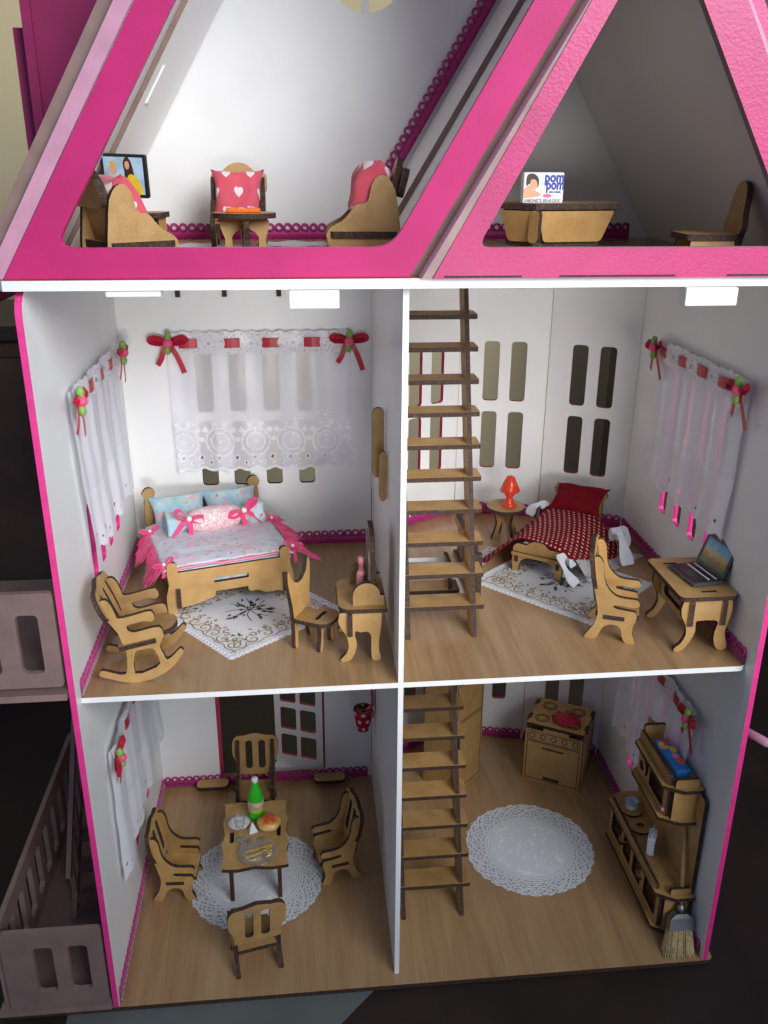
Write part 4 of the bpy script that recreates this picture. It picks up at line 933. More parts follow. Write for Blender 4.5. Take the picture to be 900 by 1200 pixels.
# single bed
t = thing('single_bed', 'small wooden single bed standing across the corner of the right bedroom', 'bed', (34.66, 19.28, Z1), -35.6)
ft = spl([(0, 0), (0, 0), (.55, 0), (.55, 0), (.7, 1.0), (1.3, 1.45), (2.3, 1.5), (3.3, 1.45), (3.9, 1.0), (4.05, 0), (4.05, 0), (4.6, 0), (4.6, 0), (4.65, 1.2), (4.6, 2.4), (4.1, 2.75), (3.4, 2.7), (2.9, 3.1), (2.3, 3.2), (1.7, 3.1), (1.2, 2.7), (.5, 2.75), (0, 2.4), (-.05, 1.2)], 2)
plate('footboard', ft, 0.38, XZ(0, 0), t)
plate('foot_rail', rr(-.1, 1.62, 4.7, 1.95, .05, 1), 0.5, XZ(0, -.15), t)
hd = spl([(0, 0), (0, 0), (4.6, 0), (4.6, 0), (4.6, 4.0), (4.75, 4.4), (5.0, 5.0), (4.6, 5.5), (4.1, 5.3), (3.9, 4.8), (3.2, 5.0), (2.3, 5.3), (1.4, 5.0), (.7, 4.8), (.5, 5.3), (0, 5.5), (-.4, 5.0), (-.15, 4.4), (0, 4.0)], 2)
plate('headboard', [(x, z*.9) for x, z in hd], 0.38, XZ(0, 11.2), t)
for x in (.35, 4.25): plate('side_rail', rr(-.25, .9, 11.3, 2.0, .1, 1), .36, YZ(x), t)
box('mattress', (.55, .25, 1.3), (4.05, 10.95, 2.75), 'white_satin', t, .3)
q = thing('blanket', 'dark red white-dotted blanket with lace edge draped over the single bed', 'blanket', (34.66, 19.28, Z1+2.75), -35.6)
def drape(m_, lift, ext):
    C0 = ((-3.3-ext, -.3-ext*.4), (5.3+ext, -.6-ext), (8.0+ext*1.6, 9.3+ext*.3), (-2.4-ext, 9.2+ext*.3))
    def fn(a, b_):
        bow_ = .75*math.sin(math.pi*a)*(1-b_)
        x = (C0[0][0]*(1-a)+C0[1][0]*a)*(1-b_)+(C0[3][0]*(1-a)+C0[2][0]*a)*b_
        y = (C0[0][1]*(1-a)+C0[1][1]*a)*(1-b_)+(C0[3][1]*(1-a)+C0[2][1]*a)*b_+bow_*.7
        e = max(0, .35-x)*1.0+max(0, x-4.25)*1.05+max(0, .15-y)*.8
        z = .42-.72*e-.09*e*e+.16*noise.noise(Vector((x*.7, y*.6, m_)))
        return (x, y, max(z, -2.62)+lift)
    return fn
lf = drape(2.0, -.09, 0)
sheet('lace_edge', lambda a, b_: lf(.93+.22*a, .12+.86*b_), 8, 36, 'lace_edging', q, 0)
sheet('lace_edge', lambda a, b_: lf(-.12+.2*a, -.08+.5*b_), 8, 24, 'lace_edging', q, 0)
sheet('cover', drape(2.0, .04, 0), 44, 44, 'dotted_red', q, .08, lambda a, b_: (a*9.2, b_*9.9))
for wd_, pts in ((1.15, [(7.0, 7.8, -1.2), (7.2, 7.0, .1), (7.8, 6.6, -.1), (8.5, 5.9, -1.3), (9.1, 5.3, -2.3)]), (.9, [(7.1, 7.6, -1.0), (7.7, 8.0, .0), (8.2, 7.6, -.6), (8.0, 7.0, -1.3)]),
                 (.85, [(5.0, -.5, -.7), (4.7, -.9, -.1), (5.1, -1.15, -.8), (5.7, -1.1, -1.7), (6.3, -.9, -2.4)]), (.6, [(5.1, -.5, -.8), (5.5, -.8, -.3), (5.8, -.6, -.9)]),
                 (.95, [(-1.9, 8.5, -.7), (-1.6, 8.8, .1), (-.9, 9.2, .5), (-.4, 9.0, .3)]), (.5, [(-3.2, -.3, -2.0), (-3.5, -.45, -2.2), (-3.8, -.6, -2.55)])):
    ribbon('satin_ribbon', spl(pts, 5, False), lambda f, w_=wd_: w_*(.75+.3*math.sin(f*9)), (.25, -.7, .65), 'white_satin', q)
p = thing('pillow', 'plain dark red pillow lying at the head of the single bed', 'pillow', (41.75, 25.35, Z1+3.3), -35.6)
pillow('cushion', 5.4, 3.6, 1.5, 'red_cloth', p, frame((.2, 1.0, .75), (1, .02, .03), (0, .85, .5)), 8.0)

# night table and lamp
t = thing('night_table', 'small round wooden side table behind the ladder', 'side table', (35.55, 26.9, Z1))
plate('top', [(1.85*math.cos(a*math.pi/14), 1.85*math.sin(a*math.pi/14)) for a in range(28)], .34, XY(0, 0, 3.13), t)
lg = spl([(-1.5, 0), (-1.0, 0), (-.75, .6), (-.6, 1.4), (-.2, 1.75), (.2, 1.75), (.6, 1.4), (.75, .6), (1.0, 0), (1.5, 0), (1.3, .6), (1.0, 1.5), (1.15, 2.3), (1.4, 2.95), (1.4, 2.95), (-1.4, 2.95), (-1.4, 2.95), (-1.15, 2.3), (-1.0, 1.5), (-1.3, .6)], 2)
for a in (20, 110): plate('leg_panel', lg, .34, frame((0, 0, 0), (math.cos(math.radians(a)), math.sin(math.radians(a)), 0), (0, 0, 1)), t)
t = thing('table_lamp', 'glossy red toy lamp standing on the round side table', 'lamp', (35.85, 26.8, Z1+3.31))
lathe('base', [(.68, 0), (.72, .12), (.6, .3), (.42, .42), (.48, .62), (.3, .8), (.36, 1.0), (.52, 1.2), (.42, 1.4), (.26, 1.55)], 'red_plastic', t, n_=18)
lathe('lamp_shade', [(.98, 1.55), (1.0, 1.62), (.42, 2.95), (.3, 3.05)], 'red_plastic', t, n_=18)

# desk and laptop
t = thing('writing_desk', 'small wooden desk with curved legs under the right lace curtain', 'desk', (43.4, 3.4, Z1))
legs = spl([(0.35, 4.3), (0.35, 4.3), (4.05, 4.3), (4.05, 4.3), (4.2, 3.4), (4.0, 2.5), (3.85, 1.5), (4.1, .6), (4.15, .15), (3.8, 0), (3.35, .15), (3.05, .9), (3.05, 1.7), (3.2, 2.3), (2.9, 2.6), (1.7, 2.6), (1.45, 2.45), (1.5, 1.7), (1.2, .9), (.75, .2), (.35, 0), (.0, .12), (.1, .4), (.5, .75), (.8, 1.5), (.65, 2.3), (.3, 3.0), (.2, 3.7)], 2)
for y in (.35, 5.9): plate('leg_panel', legs, .36, XZ(0, y), t)
for x in (.95, 3.5): plate('stretcher', rr(-.05, 2.2, 6.3, 4.28, .1, 1), .36, YZ(x), t, holes=[rr(1.4, 2.7, 4.8, 3.7, .3)])
plate('top', rr(0, 0, 4.5, 7.1, .5, 3), .36, XY(0, 0, 4.49), t, holes=[rr(1.9, .75, 3.1, 1.05, .04, 1), rr(1.0, 5.9, 2.1, 6.2, .04, 1)])
t = thing('laptop', 'black toy laptop open on the little desk with landscape picture on screen', 'laptop', (46.2, 7.0, Z1+4.68), -82)
box('keyboard_base', (-1.9, -1.55, .02), (1.9, 1.0, .32), 'dark_grey', t, .15)
box('deck', (-1.65, -1.35, .325), (1.65, .75, .345), 'black_plastic', t)
for r_ in range(4):
    for k in range(9): box('key', (-1.5+k*.34, -.1+r_*.2, .348), (-1.22+k*.34, .05+r_*.2, .375), 'paper_white' if r_ in (0, 3) else 'black_plastic', t)
box('touchpad', (-.55, -1.2, .348), (.55, -.35, .356), 'dark_grey', t)
lm = frame((0, 1.0, .25), (1, 0, 0), (0, .35, 1))
sc_ = plate('screen_lid', rr(-1.9, 0, 1.9, 2.75, .35), .22, lm, t, ('black_plastic',)*3)
pts = [(-1.55, .4), (1.55, .4), (1.55, 2.4), (-1.55, 2.4)]
obj('screen_picture', [tuple(lm @ Vector((a, b_, .118))) for a, b_ in pts], [(0, 1, 2, 3)], 'screen_landscape', None, sc_, False, [(a+1.5, b_-.4) for a, b_ in pts])

# round doilies
def doily(label, loc, R, mat, rz=0, sq=1.0):
    n_ = 216; rings = (0, .35, .6, .72, .85, .97)
    vs, fs = [(0, 0, .03)], []
    for r_ in rings[1:]+(1.0,):
        for k in range(n_):
            a = 2*math.pi*k/n_; rad = R*r_*(1+(.035*abs(math.sin(a*15))+.012*abs(math.sin(a*45)) if r_ == 1.0 else .03*abs(math.sin(a*15)) if r_ > .95 else 0))
            vs.append((rad*math.cos(a), rad*math.sin(a)*sq, .03+(.05*math.sin(a*7+r_*3)*r_**3 if r_ > .8 else 0)+.03*(r_ > .8)))
    for k in range(n_): fs.append((0, 1+k, 1+(k+1) % n_))
    for i in range(len(rings)-1):
        for k in range(n_): j = (k+1) % n_; fs.append((1+i*n_+k, 1+(i+1)*n_+k, 1+(i+1)*n_+j, 1+i*n_+j))
    o = obj('round_doily', vs, fs, mat, None, None, True); o.location = Vector(loc)*S; o.rotation_euler = (0, 0, math.radians(rz))
    return tag(o, label, 'doily', 'round lace doilies')
doily('round white lace doily under the dining table', (10.35, 12.75, 0), 6.05, 'doily_lace', 10)
doily('round white lace doily lying bare on the kitchen floor', (36.75, 14.4, 0), 6.05, 'doily_lace', 40)
doily('small lace doily on attic floor right of the coffee table', (15.6, 23.3, Z2), 2.9, 'small_doily_lace', 0)
doily('small lace doily on attic floor left of the coffee table', (8.6, 21.5, Z2), 2.9, 'small_doily_lace', 30)

# dining table and what stands on it
t = thing('dining_table', 'wooden dining table standing on the round lace doily', 'table', (10.4, 14.1, 0), 1)
ol = spl([(-2.9, -4.35), (-2.9, -4.35), (-1.5, -4.5), (0, -4.25), (1.5, -4.45), (3.0, -4.3), (3.0, -4.3), (2.85, -2.5), (3.05, -1.5), (2.8, 0), (3.05, 1.5), (2.85, 2.5), (3.0, 4.3), (3.0, 4.3), (1.5, 4.45), (0, 4.2), (-1.5, 4.45), (-3.0, 4.3), (-3.0, 4.3), (-2.85, 2.5), (-3.05, 1.5), (-2.8, 0), (-3.05, -1.5), (-2.85, -2.5)], 2)
plate('top', ol, .36, XY(0, 0, 4.0), t, holes=[rr(-2.35, -1.1, -1.95, .3, .05, 1), rr(1.95, -.6, 2.35, .8, .05, 1)])
pl = spl([(-3.9, 0), (-3.9, 0), (-3.2, 0), (-3.2, 0), (-3.0, 1.5), (-2.3, 2.4), (0, 2.6), (2.3, 2.4), (3.0, 1.5), (3.2, 0), (3.2, 0), (3.9, 0), (3.9, 0), (3.8, 2.0), (3.6, 3.8), (3.6, 3.8), (-3.6, 3.8), (-3.6, 3.8), (-3.8, 2.0)], 2)
for x in (-2.15, 2.15): plate('leg_panel', pl, .36, YZ(x), t)
plate('apron', spl([(-2.6, 3.8), (-2.6, 3.8), (-2.7, 3.0), (-2.3, 2.6), (-1.9, 3.0), (0, 3.2), (1.9, 3.0), (2.3, 2.6), (2.7, 3.0), (2.6, 3.8), (2.6, 3.8)], 2), .36, XZ(0, -2.9), t)
TZ = 4.2
t = thing('soda_bottle', 'green plastic toy soda bottle standing on the dining table', 'bottle', (10.45, 16.3, TZ))
bd = lathe('body', [(.55, 0), (.72, .1), (.74, .5), (.66, .75), (.74, 1.0), (.74, 2.3), (.6, 2.9), (.4, 3.5), (.24, 3.9), (.22, 4.1)], 'green_bottle', t, n_=18)
lathe('label', [(.755, 1.35), (.76, 1.36), (.76, 2.1), (.755, 2.11)], 'bottle_label', t, n_=18)
lathe('label_band', [(.757, .95), (.762, .96), (.762, 1.33), (.757, 1.34)], 'green_label', t, n_=18)
lathe('cap', [(.27, 4.08), (.31, 4.12), (.31, 4.45), (.25, 4.52)], 'white_plastic', t, n_=14)
t = thing('bread_roll', 'glazed golden bread roll lying on the dining table', 'bread', (11.65, 14.7, TZ))
vs, fs = [], []
for i in range(9):
    ph = math.pi*i/8
    for k in range(20):
        a = 2*math.pi*k/20; r_ = 1.12*max(.001, math.sin(ph))**.8*(1+.05*math.sin(a*5)); z = .6-.6*math.cos(ph)
        z -= .14*(ph > 1.9)*(ph < 3.0)*(math.cos(a*5) > .6); vs.append((r_*math.cos(a), r_*math.sin(a)*.95, z))
for i in range(8):
    for k in range(20): j = (k+1) % 20; fs.append((i*20+k, i*20+j, i*20+20+j, i*20+20+k))
obj('crust', vs, fs, 'bread', None, t, True)
o = lathe('white_plate', [(.5, 0), (.62, .04), (1.05, .16), (1.08, .2), (.62, .10), (.4, .09)], 'white_plastic', None, None, 28); o.location = Vector((8.8, 15.5, TZ))*S
tag(o, 'small white plate on the dining table beside the bottle', 'plate')
t = thing('goblet', 'clear plastic goblet standing in front of the white plate', 'goblet', (9.1, 13.3, TZ))
lathe('foot', [(.5, 0), (.52, .06), (.1, .16)], 'clear_plastic', t, n_=18); lathe('stem', [(.1, .16), (.07, .9), (.12, 1.2)], 'clear_plastic', t, n_=12); lathe('bowl', [(.12, 1.2), (.42, 1.5), (.5, 2.2), (.52, 2.6), (.47, 2.6), (.45, 2.2), (.36, 1.6), (.05, 1.35)], 'clear_plastic', t, n_=18)
t = thing('napkin_cone', 'small white folded napkin beside the bread roll', 'napkin', (10.15, 14.3, TZ), 20)
obj('fold', [(-.42, -.3, 0), (.42, -.3, 0), (.35, .35, 0), (-.35, .35, 0), (-.05, .02, 1.0), (.08, .06, .92)], [(0, 1, 5, 4), (1, 2, 5), (2, 3, 4, 5), (3, 0, 4), (3, 2, 1, 0)], 'paper_white', None, t)
o = lathe('glass_plate', [(.9, 0), (1.1, .03), (1.78, .26), (1.82, .32), (1.1, .10), (.6, .08)], 'clear_plastic', None, None, 32); o.location = Vector((10.75, 11.35, TZ))*S
tag(o, 'clear glass plate near the front edge of the dining table', 'plate')
for k, (nm, y, lab) in enumerate((('knife', .30, 'golden toy knife lying on the glass plate'), ('fork', -.25, 'golden toy fork lying on the glass plate below the knife'))):
    t = thing(nm, lab, nm, (10.75, 11.35+y, TZ+.30), 14 if k == 0 else 20, 'golden cutlery on the glass plate')
    plate('handle', rr(-1.3, -.07, .35, .07, .05), .06, XY(), t, ('gold',)*3)
    plate('blade' if k == 0 else 'tines', rr(.35, -.1, 1.35, .13, .08) if k == 0 else [(.35, -.08), (.7, -.2), (1.35, -.2), (1.35, -.1), (.85, -.06), (.85, .06), (1.35, .1), (1.35, .2), (.7, .2), (.35, .08)], .06, XY(), t, ('gold',)*3)

# hanging flower pot
t = thing('flower_pot', 'red dotted flower pot hanging on the divider above the dining room', 'flower pot', (21.1, 22.3, 9.2))
vs, fs = lathe_data([(.5, 0), (.62, .1), (.85, 1.6), (.95, 2.2), (1.02, 2.3), (.95, 2.55), (.8, 2.3)], 20)
obj('pot', vs, fs, 'dotted_pot', None, t, True, [(math.atan2(y, x)*.85, z) for x, y, z in vs])
pts = [(-.9, 2.0), (.9, 2.0), (1.0, 4.6), (0, 5.0), (-1.0, 4.6)]
vs, fs, mi = plate_data(pts, .12); mm = YZ(.93)
obj('back_piece', [tuple(mm @ Vector(p)) for p in vs], fs, 'dotted_pot', None, t, False, [(p[0], p[1]) for p in vs])
ps = []
for k in range(26):
    a = random.uniform(0, 6.28); r_ = random.uniform(.1, .75); ps.append(([(r_*math.cos(a)-.2, r_*math.sin(a), 2.4), (r_*math.cos(a)+.15, r_*math.sin(a)+.1, 2.45), (r_*math.cos(a)*1.2, r_*math.sin(a)*1.2, 2.6+random.uniform(0, .25))], [(0, 1, 2)]))
vs, fs = join(ps); stuff(obj('foliage', vs, fs, 'foliage', None, t))

# ------------------------------------------------------------------ kitchen
def ring(name, cx, cy, r_, wd, mtx, parent, mat='burnt_edge', n_=20):
    oo = [(cx+r_*math.cos(2*math.pi*k/n_), cy+r_*math.sin(2*math.pi*k/n_)) for k in range(n_)]
    ii = [(cx+(r_-wd)*math.cos(2*math.pi*k/n_), cy+(r_-wd)*math.sin(2*math.pi*k/n_)) for k in range(n_)]
    return plate(name, oo, .03, mtx, parent, (mat,)*3, [ii])
t = thing('toy_stove', 'wooden toy stove with burner rings in the kitchen corner', 'stove', (38.69, 25.05, 0), -30)
W_, H_, D_ = 6.1, 6.6, 5.6
fr = XZ(0, 0)
front = plate('front_panel', [(0, 0), (W_, 0), (W_, H_-.1), (4.6, H_-.1), (4.6, H_+.25), (1.9, H_+.25), (1.9, H_-.1), (0, H_-.1)], .36, XZ(0, .18), t)
for k in range(5): ring('knob_ring', .75+k*1.15, H_-.85, .34, .09, XZ(0, -.01), front)
def outline_rect(name, x0, y0, x1, y1, wd, mtx, parent, r_=.12):
    return plate(name, rr(x0, y0, x1, y1, r_, 2), .03, mtx, parent, ('burnt_edge',)*3, [rr(x0+wd, y0+wd, x1-wd, y1-wd, max(.02, r_-wd), 2)])
outline_rect('panel_line', .22, H_-1.45, W_-.22, H_-.3, .07, XZ(0, -.01), front)
outline_rect('door_line', .22, .3, W_-.22, H_-1.55, .07, XZ(0, -.01), front)
plate('door_slot', rr(1.9, H_-2.3, 4.2, H_-2.1, .08), .03, XZ(0, -.012), front, ('burnt_edge',)*3)
plate('vent_slot', rr(2.2, .45, 4.0, .85, .05), .03, XZ(0, -.012), front, ('burnt_edge',)*3)
for x in (.18, W_-.18): plate('side', [(.38, 0), (D_-.02, 0), (D_-.02, H_-.02), (.38, H_-.02)], .36, YZ(x), t)
plate('back_panel', [(0, 0), (W_, 0), (W_, H_), (0, H_)], .36, XZ(0, D_+.2), t)
top = plate('top', [(.0, .38), (1.9, .38), (1.9, .0), (1.9, .38), (W_, .38), (W_, D_-.02), (0, D_-.02)], .36, XY(0, 0, H_+.18), t)
for k, (x, y) in enumerate(((1.3, 1.7), (4.7, 1.7), (1.5, 4.3), (4.6, 4.3))):
    ring('burner_ring', x, y, .78, .12, XY(0, 0, H_+.375), top); ring('burner_ring', x, y, .5, .07, XY(0, 0, H_+.375), top)
for x in (.02, W_-.02):
    for y in (1.2, 4.2): box('corner_joint', (x-.2, y, H_+.02), (x+.2, y+1.0, H_+.4), 'burnt_edge', top)
t = thing('pot_holder', 'dark red ruffled flower pot holder lying on the toy stove', 'pot holder', (43.1, 25.2, 6.98), 10)
vs, fs = [(0, 0, .5)], []
for i, r_ in enumerate((.35, .7, 1.1, 1.45)):
    for k in range(40):
        a = 2*math.pi*k/40; vs.append((r_*math.cos(a)*(1+.08*math.sin(a*8)), r_*math.sin(a)*(1+.08*math.sin(a*8)), .42-.10*i+.13*math.sin(a*10+i)*(i/3)+.1))
for k in range(40): fs.append((0, 1+k, 1+(k+1) % 40))
for i in range(3):
    for k in range(40): j = (k+1) % 40; fs.append((1+i*40+k, 1+i*40+40+k, 1+i*40+40+j, 1+i*40+j))
o = obj('ruffle', vs, fs, 'ribbon_red', None, t, True); md = o.modifiers.new('thickness', 'SOLIDIFY'); md.thickness = .0012; md.offset = -1
ball('centre_bud', (0, 0, .5), .36, 'ribbon_red', t, (1, 1, .7))

t = thing('toy_fridge', 'tall wooden toy refrigerator half hidden behind the kitchen ladder', 'refrigerator', (30.6, 22.65, 0), 43.5)
ff = plate('front_panel', [(0, 0), (4.9, 0), (4.9, 13.5), (0, 13.5)], .36, XZ(0, .18), t)
outline_rect('door_line', .2, .4, 4.7, 8.6, .07, XZ(0, -.01), ff); outline_rect('freezer_line', .2, 8.8, 4.7, 13.2, .07, XZ(0, -.01), ff)
plate('handle', rr(.45, 4.5, .8, 7.8, .15), .3, XZ(0, -.16), ff)
for x in (.18, 4.72): plate('side', [(.38, 0), (4.0, 0), (4.0, 13.5), (.38, 13.5)], .36, YZ(x), t)
plate('top', [(0, 0), (4.9, 0), (4.9, 4.0), (0, 4.0)], .36, XY(0, 0, 13.7), t)

t = thing('kitchen_cabinet', 'wooden two-tier kitchen cabinet against the right wall', 'cabinet', (45.1, 2.4, 0))
def shelf(name, z, y0, y1, x0, parent=t, lip=.9):
    ol = [(2.75, y0), (1.1, y0), (.45, y0+.35), (x0, y0+lip), (x0, y1-lip), (.45, y1-.35), (1.1, y1), (2.75, y1)]
    return plate(name, ol, .36, XY(0, 0, z), parent)
plate('back_panel', rr(0.4, 0, 13.0, 14.2, .4), .34, YZ(2.6), t)
shelf('bottom_board', .5, .1, 13.9, -.35); shelf('counter', 4.3, 0, 14.0, -.45)
dp = plate('front_panel', [(.9, .68), (13.2, .68), (13.2, 4.1), (.9, 4.1)], .34, YZ(.2), t, holes=[rr(1.5, 1.2, 4.2, 3.6, .2), rr(5.0, 1.2, 7.0, 3.6, .2), rr(7.6, 1.2, 9.4, 3.6, .2), rr(10.0, 1.2, 12.6, 3.6, .2)])
for y in (5.2, 9.6): plate('pull_tab', rr(-.3, y-.5, .4, y+.5, .3), .3, XY(0, 0, 2.3), dp)
plate('end_panel', [(.4, .68), (2.42, .68), (2.42, 4.1), (.4, 4.1)], .34, XZ(0, .75), t)
plate('end_panel', [(.75, .68), (2.42, .68), (2.42, 4.1), (.75, 4.1)], .34, XZ(0, 13.3), t)
plate('counter_lip', rr(.7, 4.5, 2.5, 5.15, .2), .34, XZ(0, .55), t)
plate('counter_edge', rr(1.2, 4.49, 12.8, 4.95, .1), .3, YZ(-.1), t)
for x in (.0, 2.3):
    plate('cabinet_foot', rr(x, 0, x+.4, .31, .02, 1), 12.0, XZ(0, 7.0), t)
U0, U1, UA, UB = 11.2, 14.4, 1.3, 9.4
shelf('upper_floor', U0, UA, UB, -.5); tr = shelf('upper_tray', U1, UA, UB, -.5)
for y in (UA+.6, UB-.6): plate('upper_end', [(.4, U0+.19), (2.42, U0+.19), (2.42, U1-.19), (.4, U1-.19)], .34, XZ(0, y), t)
uf = plate('upper_front', [(UA+.9, U0+.19), (UB-.9, U0+.19), (UB-.9, U1-.19), (UA+.9, U1-.19)], .34, YZ(.2), t, holes=[rr(UA+1.6, U0+.6, UA+4.6, U1-.5, .2)])
ball('door_pearl', (-.05, UA+1.2, U0+.7), .2, 'satin_pink', uf)
plate('door_ring', rr(UB-3.1, U0+.9, UB-1.5, U1-.7, .5), .26, YZ(-.1), uf, holes=[rr(UB-2.75, U0+1.25, UB-1.85, U1-1.05, .3)])
plate('tray_lip', rr(.4, U1+.19, 2.45, U1+1.0, .2), .34, XZ(0, UA+.55), tr); plate('tray_lip', rr(.4, U1+.19, 2.45, U1+1.5, .2), .34, XZ(0, UB-.5), tr)
plate('tray_side', rr(UA+.75, U1+.19, UB-.7, U1+1.2, .2), .3, YZ(.15), tr)
t = thing('snack_packet', 'shiny blue packet with yellow and red print in the cabinet tray', 'packet', (46.55, 7.6, 14.59), 94)
box('pouch', (-2.3, -.72, .02), (2.3, .72, .75), 'blue_packet', t, .22)
for k in range(11):
    x, y = random.uniform(-1.7, 1.9), random.uniform(-.45, .45)
    n_ = random.choice((5, 6, 7)); r_ = random.uniform(.28, .5)
    plate('print_patch', [(x+r_*math.cos(2*math.pi*q/n_+k)*random.uniform(.7, 1.3), y+r_*.8*math.sin(2*math.pi*q/n_+k)) for q in range(n_)], .01, XY(0, 0, .757+.002*k), t, (('yellow_print', 'red_print', 'yellow_print', 'satin_pink')[k % 4],)*3)
for k, (y, lab) in enumerate(((13.6, 'wooden ring plate on the cabinet counter holding a blue and white cup'), (11.2, 'wooden ring plate on the cabinet counter beside the blue bag'))):
    t = thing('ring_plate', lab, 'plate', (46.3, y, 4.49), 0, 'wooden ring plates')
    n_ = 24
    plate('disc', [(1.05*math.cos(2*math.pi*q/n_), 1.05*math.sin(2*math.pi*q/n_)) for q in range(n_)], .2, XY(0, 0, .1), t, holes=[[(.38*math.cos(2*math.pi*q/12), .38*math.sin(2*math.pi*q/12)) for q in range(12)]])
t = thing('toy_cup', 'small white cup with blue rim standing on the wooden ring plate', 'cup', (46.3, 13.6, 4.70))
lathe('body', [(.4, 0), (.52, .1), (.58, .9), (.5, .92), (.44, .2), (.1, .15)], 'white_plastic', t, n_=16); lathe('rim', [(.585, .62), (.6, .64), (.61, .95), (.57, 1.0), (.5, .93)], 'pale_blue', t, n_=16)
t = thing('soap_bag', 'blue and white powder bag standing on the kitchen counter', 'bag', (46.15, 8.2, 4.49), 60)
box('bag', (-.85, -.35, .0), (.85, .35, 1.9), 'paper_white', t, .2)
plate('print_band', rr(-.8, .25, .3, 1.6, .2), .02, XZ(0, -.365), t, ('blue_packet',)*3); plate('top_fold', [(-.8, 1.85), (.8, 1.85), (.6, 2.35), (-.6, 2.3)], .12, XZ(0, 0), t, ('pale_blue',)*3)

# broom
t = thing('toy_broom', 'toy broom with straw bristles leaning beside the kitchen cabinet', 'broom', (46.25, .6, 0))
ax = Vector((.10, .42, 1.0)).normalized(); hp = Vector((.15, .45, 0))
P = lambda s, dx=0, dy=0: tuple(hp+ax*s+Vector((dx, dy, 0)))
tube('handle', [P(3.3), P(6.5), P(11.3)], .2, 'broom_stick', t, 8)
tube('ferrule', [P(3.3), P(3.6), P(4.1)], .34, 'steel', t, 10)
vs = []
for s, wd, dp_ in ((3.35, .45, .25), (3.0, .95, .3), (2.0, 1.12, .33)):
    for sx_, sy_ in ((-1, -1), (1, -1), (1, 1), (-1, 1)): vs.append(P(s, sx_*wd, sy_*dp_))
obj('clamp', vs, [(i*4+k, i*4+(k+1) % 4, i*4+4+(k+1) % 4, i*4+4+k) for i in range(2) for k in range(4)]+[(0, 1, 2, 3), (11, 10, 9, 8)], 'steel', None, t)
ps = []
for k in range(260):
    x, y = random.uniform(-1, 1), random.uniform(-1, 1); a, b_ = P(2.2, x*1.02, y*.27), P(random.uniform(-.1, .25), x*1.35-.15, y*.45-.25)
    b_ = (b_[0], b_[1], max(.02, b_[2])); ps.append(tube_data([a, tuple((Vector(a)+Vector(b_))/2), b_], .045, 3))
vs, fs = join(ps); stuff(obj('bristles', vs, fs, 'bristle', None, t))

# ------------------------------------------------------------------ attic
def easy_chair(label, loc, rz):
    t = thing('easy_chair', label, 'armchair', loc, rz, 'attic easy chairs')
    sd = spl([(0.3, 0), (0.3, 0), (1.2, 0), (1.2, 0), (1.5, .5), (2.9, .5), (3.3, 0), (3.3, 0), (4.2, 0), (4.2, 0), (4.35, .9), (4.5, 1.5), (4.2, 1.95), (3.6, 2.25), (3.1, 2.75), (2.75, 3.15), (2.3, 3.2), (2.05, 3.5), (1.9, 4.2), (1.5, 4.7), (1.0, 4.6), (.55, 3.9), (.35, 2.6), (.2, 1.3)], 2)
    for y in (-1.75, 1.75): plate('side_panel', sd, .36, XZ(0, y), t)
    plate('seat', rr(.4, -2.1, 4.3, 2.1, .3), .36, XY(0, 0, 1.5), t)
    plate('backrest', spl([(-1.5, 0), (-1.5, 0), (1.5, 0), (1.5, 0), (1.55, 2.2), (1.4, 3.6), (.7, 4.4), (0, 4.6), (-.7, 4.4), (-1.4, 3.6), (-1.55, 2.2)], 2), .36, frame((1.3, 0, 1.2), (0, 1, 0), (-.26, 0, 1)), t)
    plate('back_wing', rr(-2.05, 2.6, 2.05, 4.2, .5), .36, frame((.95, 0, 1.0), (0, 1, 0), (-.26, 0, 1)), t)
    return t
def put(p, c, rz, off):
    a = math.radians(rz); x, y, z = off
    p.location = Vector((c[0]+x*math.cos(a)-y*math.sin(a), c[1]+x*math.sin(a)+y*math.cos(a), c[2]+z))*S; p.rotation_euler = (0, 0, a)
spots = (((3.3, 4.3, Z2), 34, 'wooden easy chair in left attic corner seen from behind'), ((11.35, 24.6, Z2), -90, 'wooden easy chair against the attic back wall behind the coffee table'), ((23.2, 11.8, Z2), 178, 'wooden easy chair on the right of the attic sitting room'))
for k, (loc, rz, lab) in enumerate(spots):
    ec = easy_chair(lab, loc, rz); ec.scale = ((1.08, 1.1, 1.18)[k],)*3
    p = thing('heart_pillow', ('pink pillow with white hearts on the left corner easy chair', 'pink pillow with white hearts on the chair behind the coffee table', 'pink pillow with white hearts on the right-hand attic easy chair')[k], 'pillow', (0, 0, 0), 0, 'heart print pillows')
    put(p, loc, rz, ((2.1, 0, 1.95), (2.1, 0, 1.95), (2.25, 0, 2.5))[k]); p.scale = ((1.05, 1.08, 1.15)[k],)*3
    pillow('cushion', 3.9, 3.8, 2.0, 'heart_print', p, frame((.05, 0, 1.75), (0, 1, 0), (-.36, 0, 1)), k*1.3+.6)
t = thing('coffee_table', 'round wooden coffee table in the middle of the attic', 'coffee table', (12.15, 14.3, Z2))
plate('top', [(2.25*math.cos(a*math.pi/16), 1.9*math.sin(a*math.pi/16)) for a in range(32)], .36, XY(0, 0, 2.78), t)
lg = spl([(-1.75, 0), (-1.1, 0), (-.9, .5), (-.95, 1.3), (-.4, 1.8), (.4, 1.8), (.95, 1.3), (.9, .5), (1.1, 0), (1.75, 0), (1.55, .5), (1.45, 1.2), (1.75, 2.0), (1.6, 2.6), (1.6, 2.6), (-1.6, 2.6), (-1.6, 2.6), (-1.75, 2.0), (-1.45, 1.2), (-1.55, .5)], 2)
for a in (8, 98): plate('leg_panel', lg, .36, frame((0, 0, 0), (math.cos(math.radians(a)), math.sin(math.radians(a)), 0), (0, 0, 1)), t)
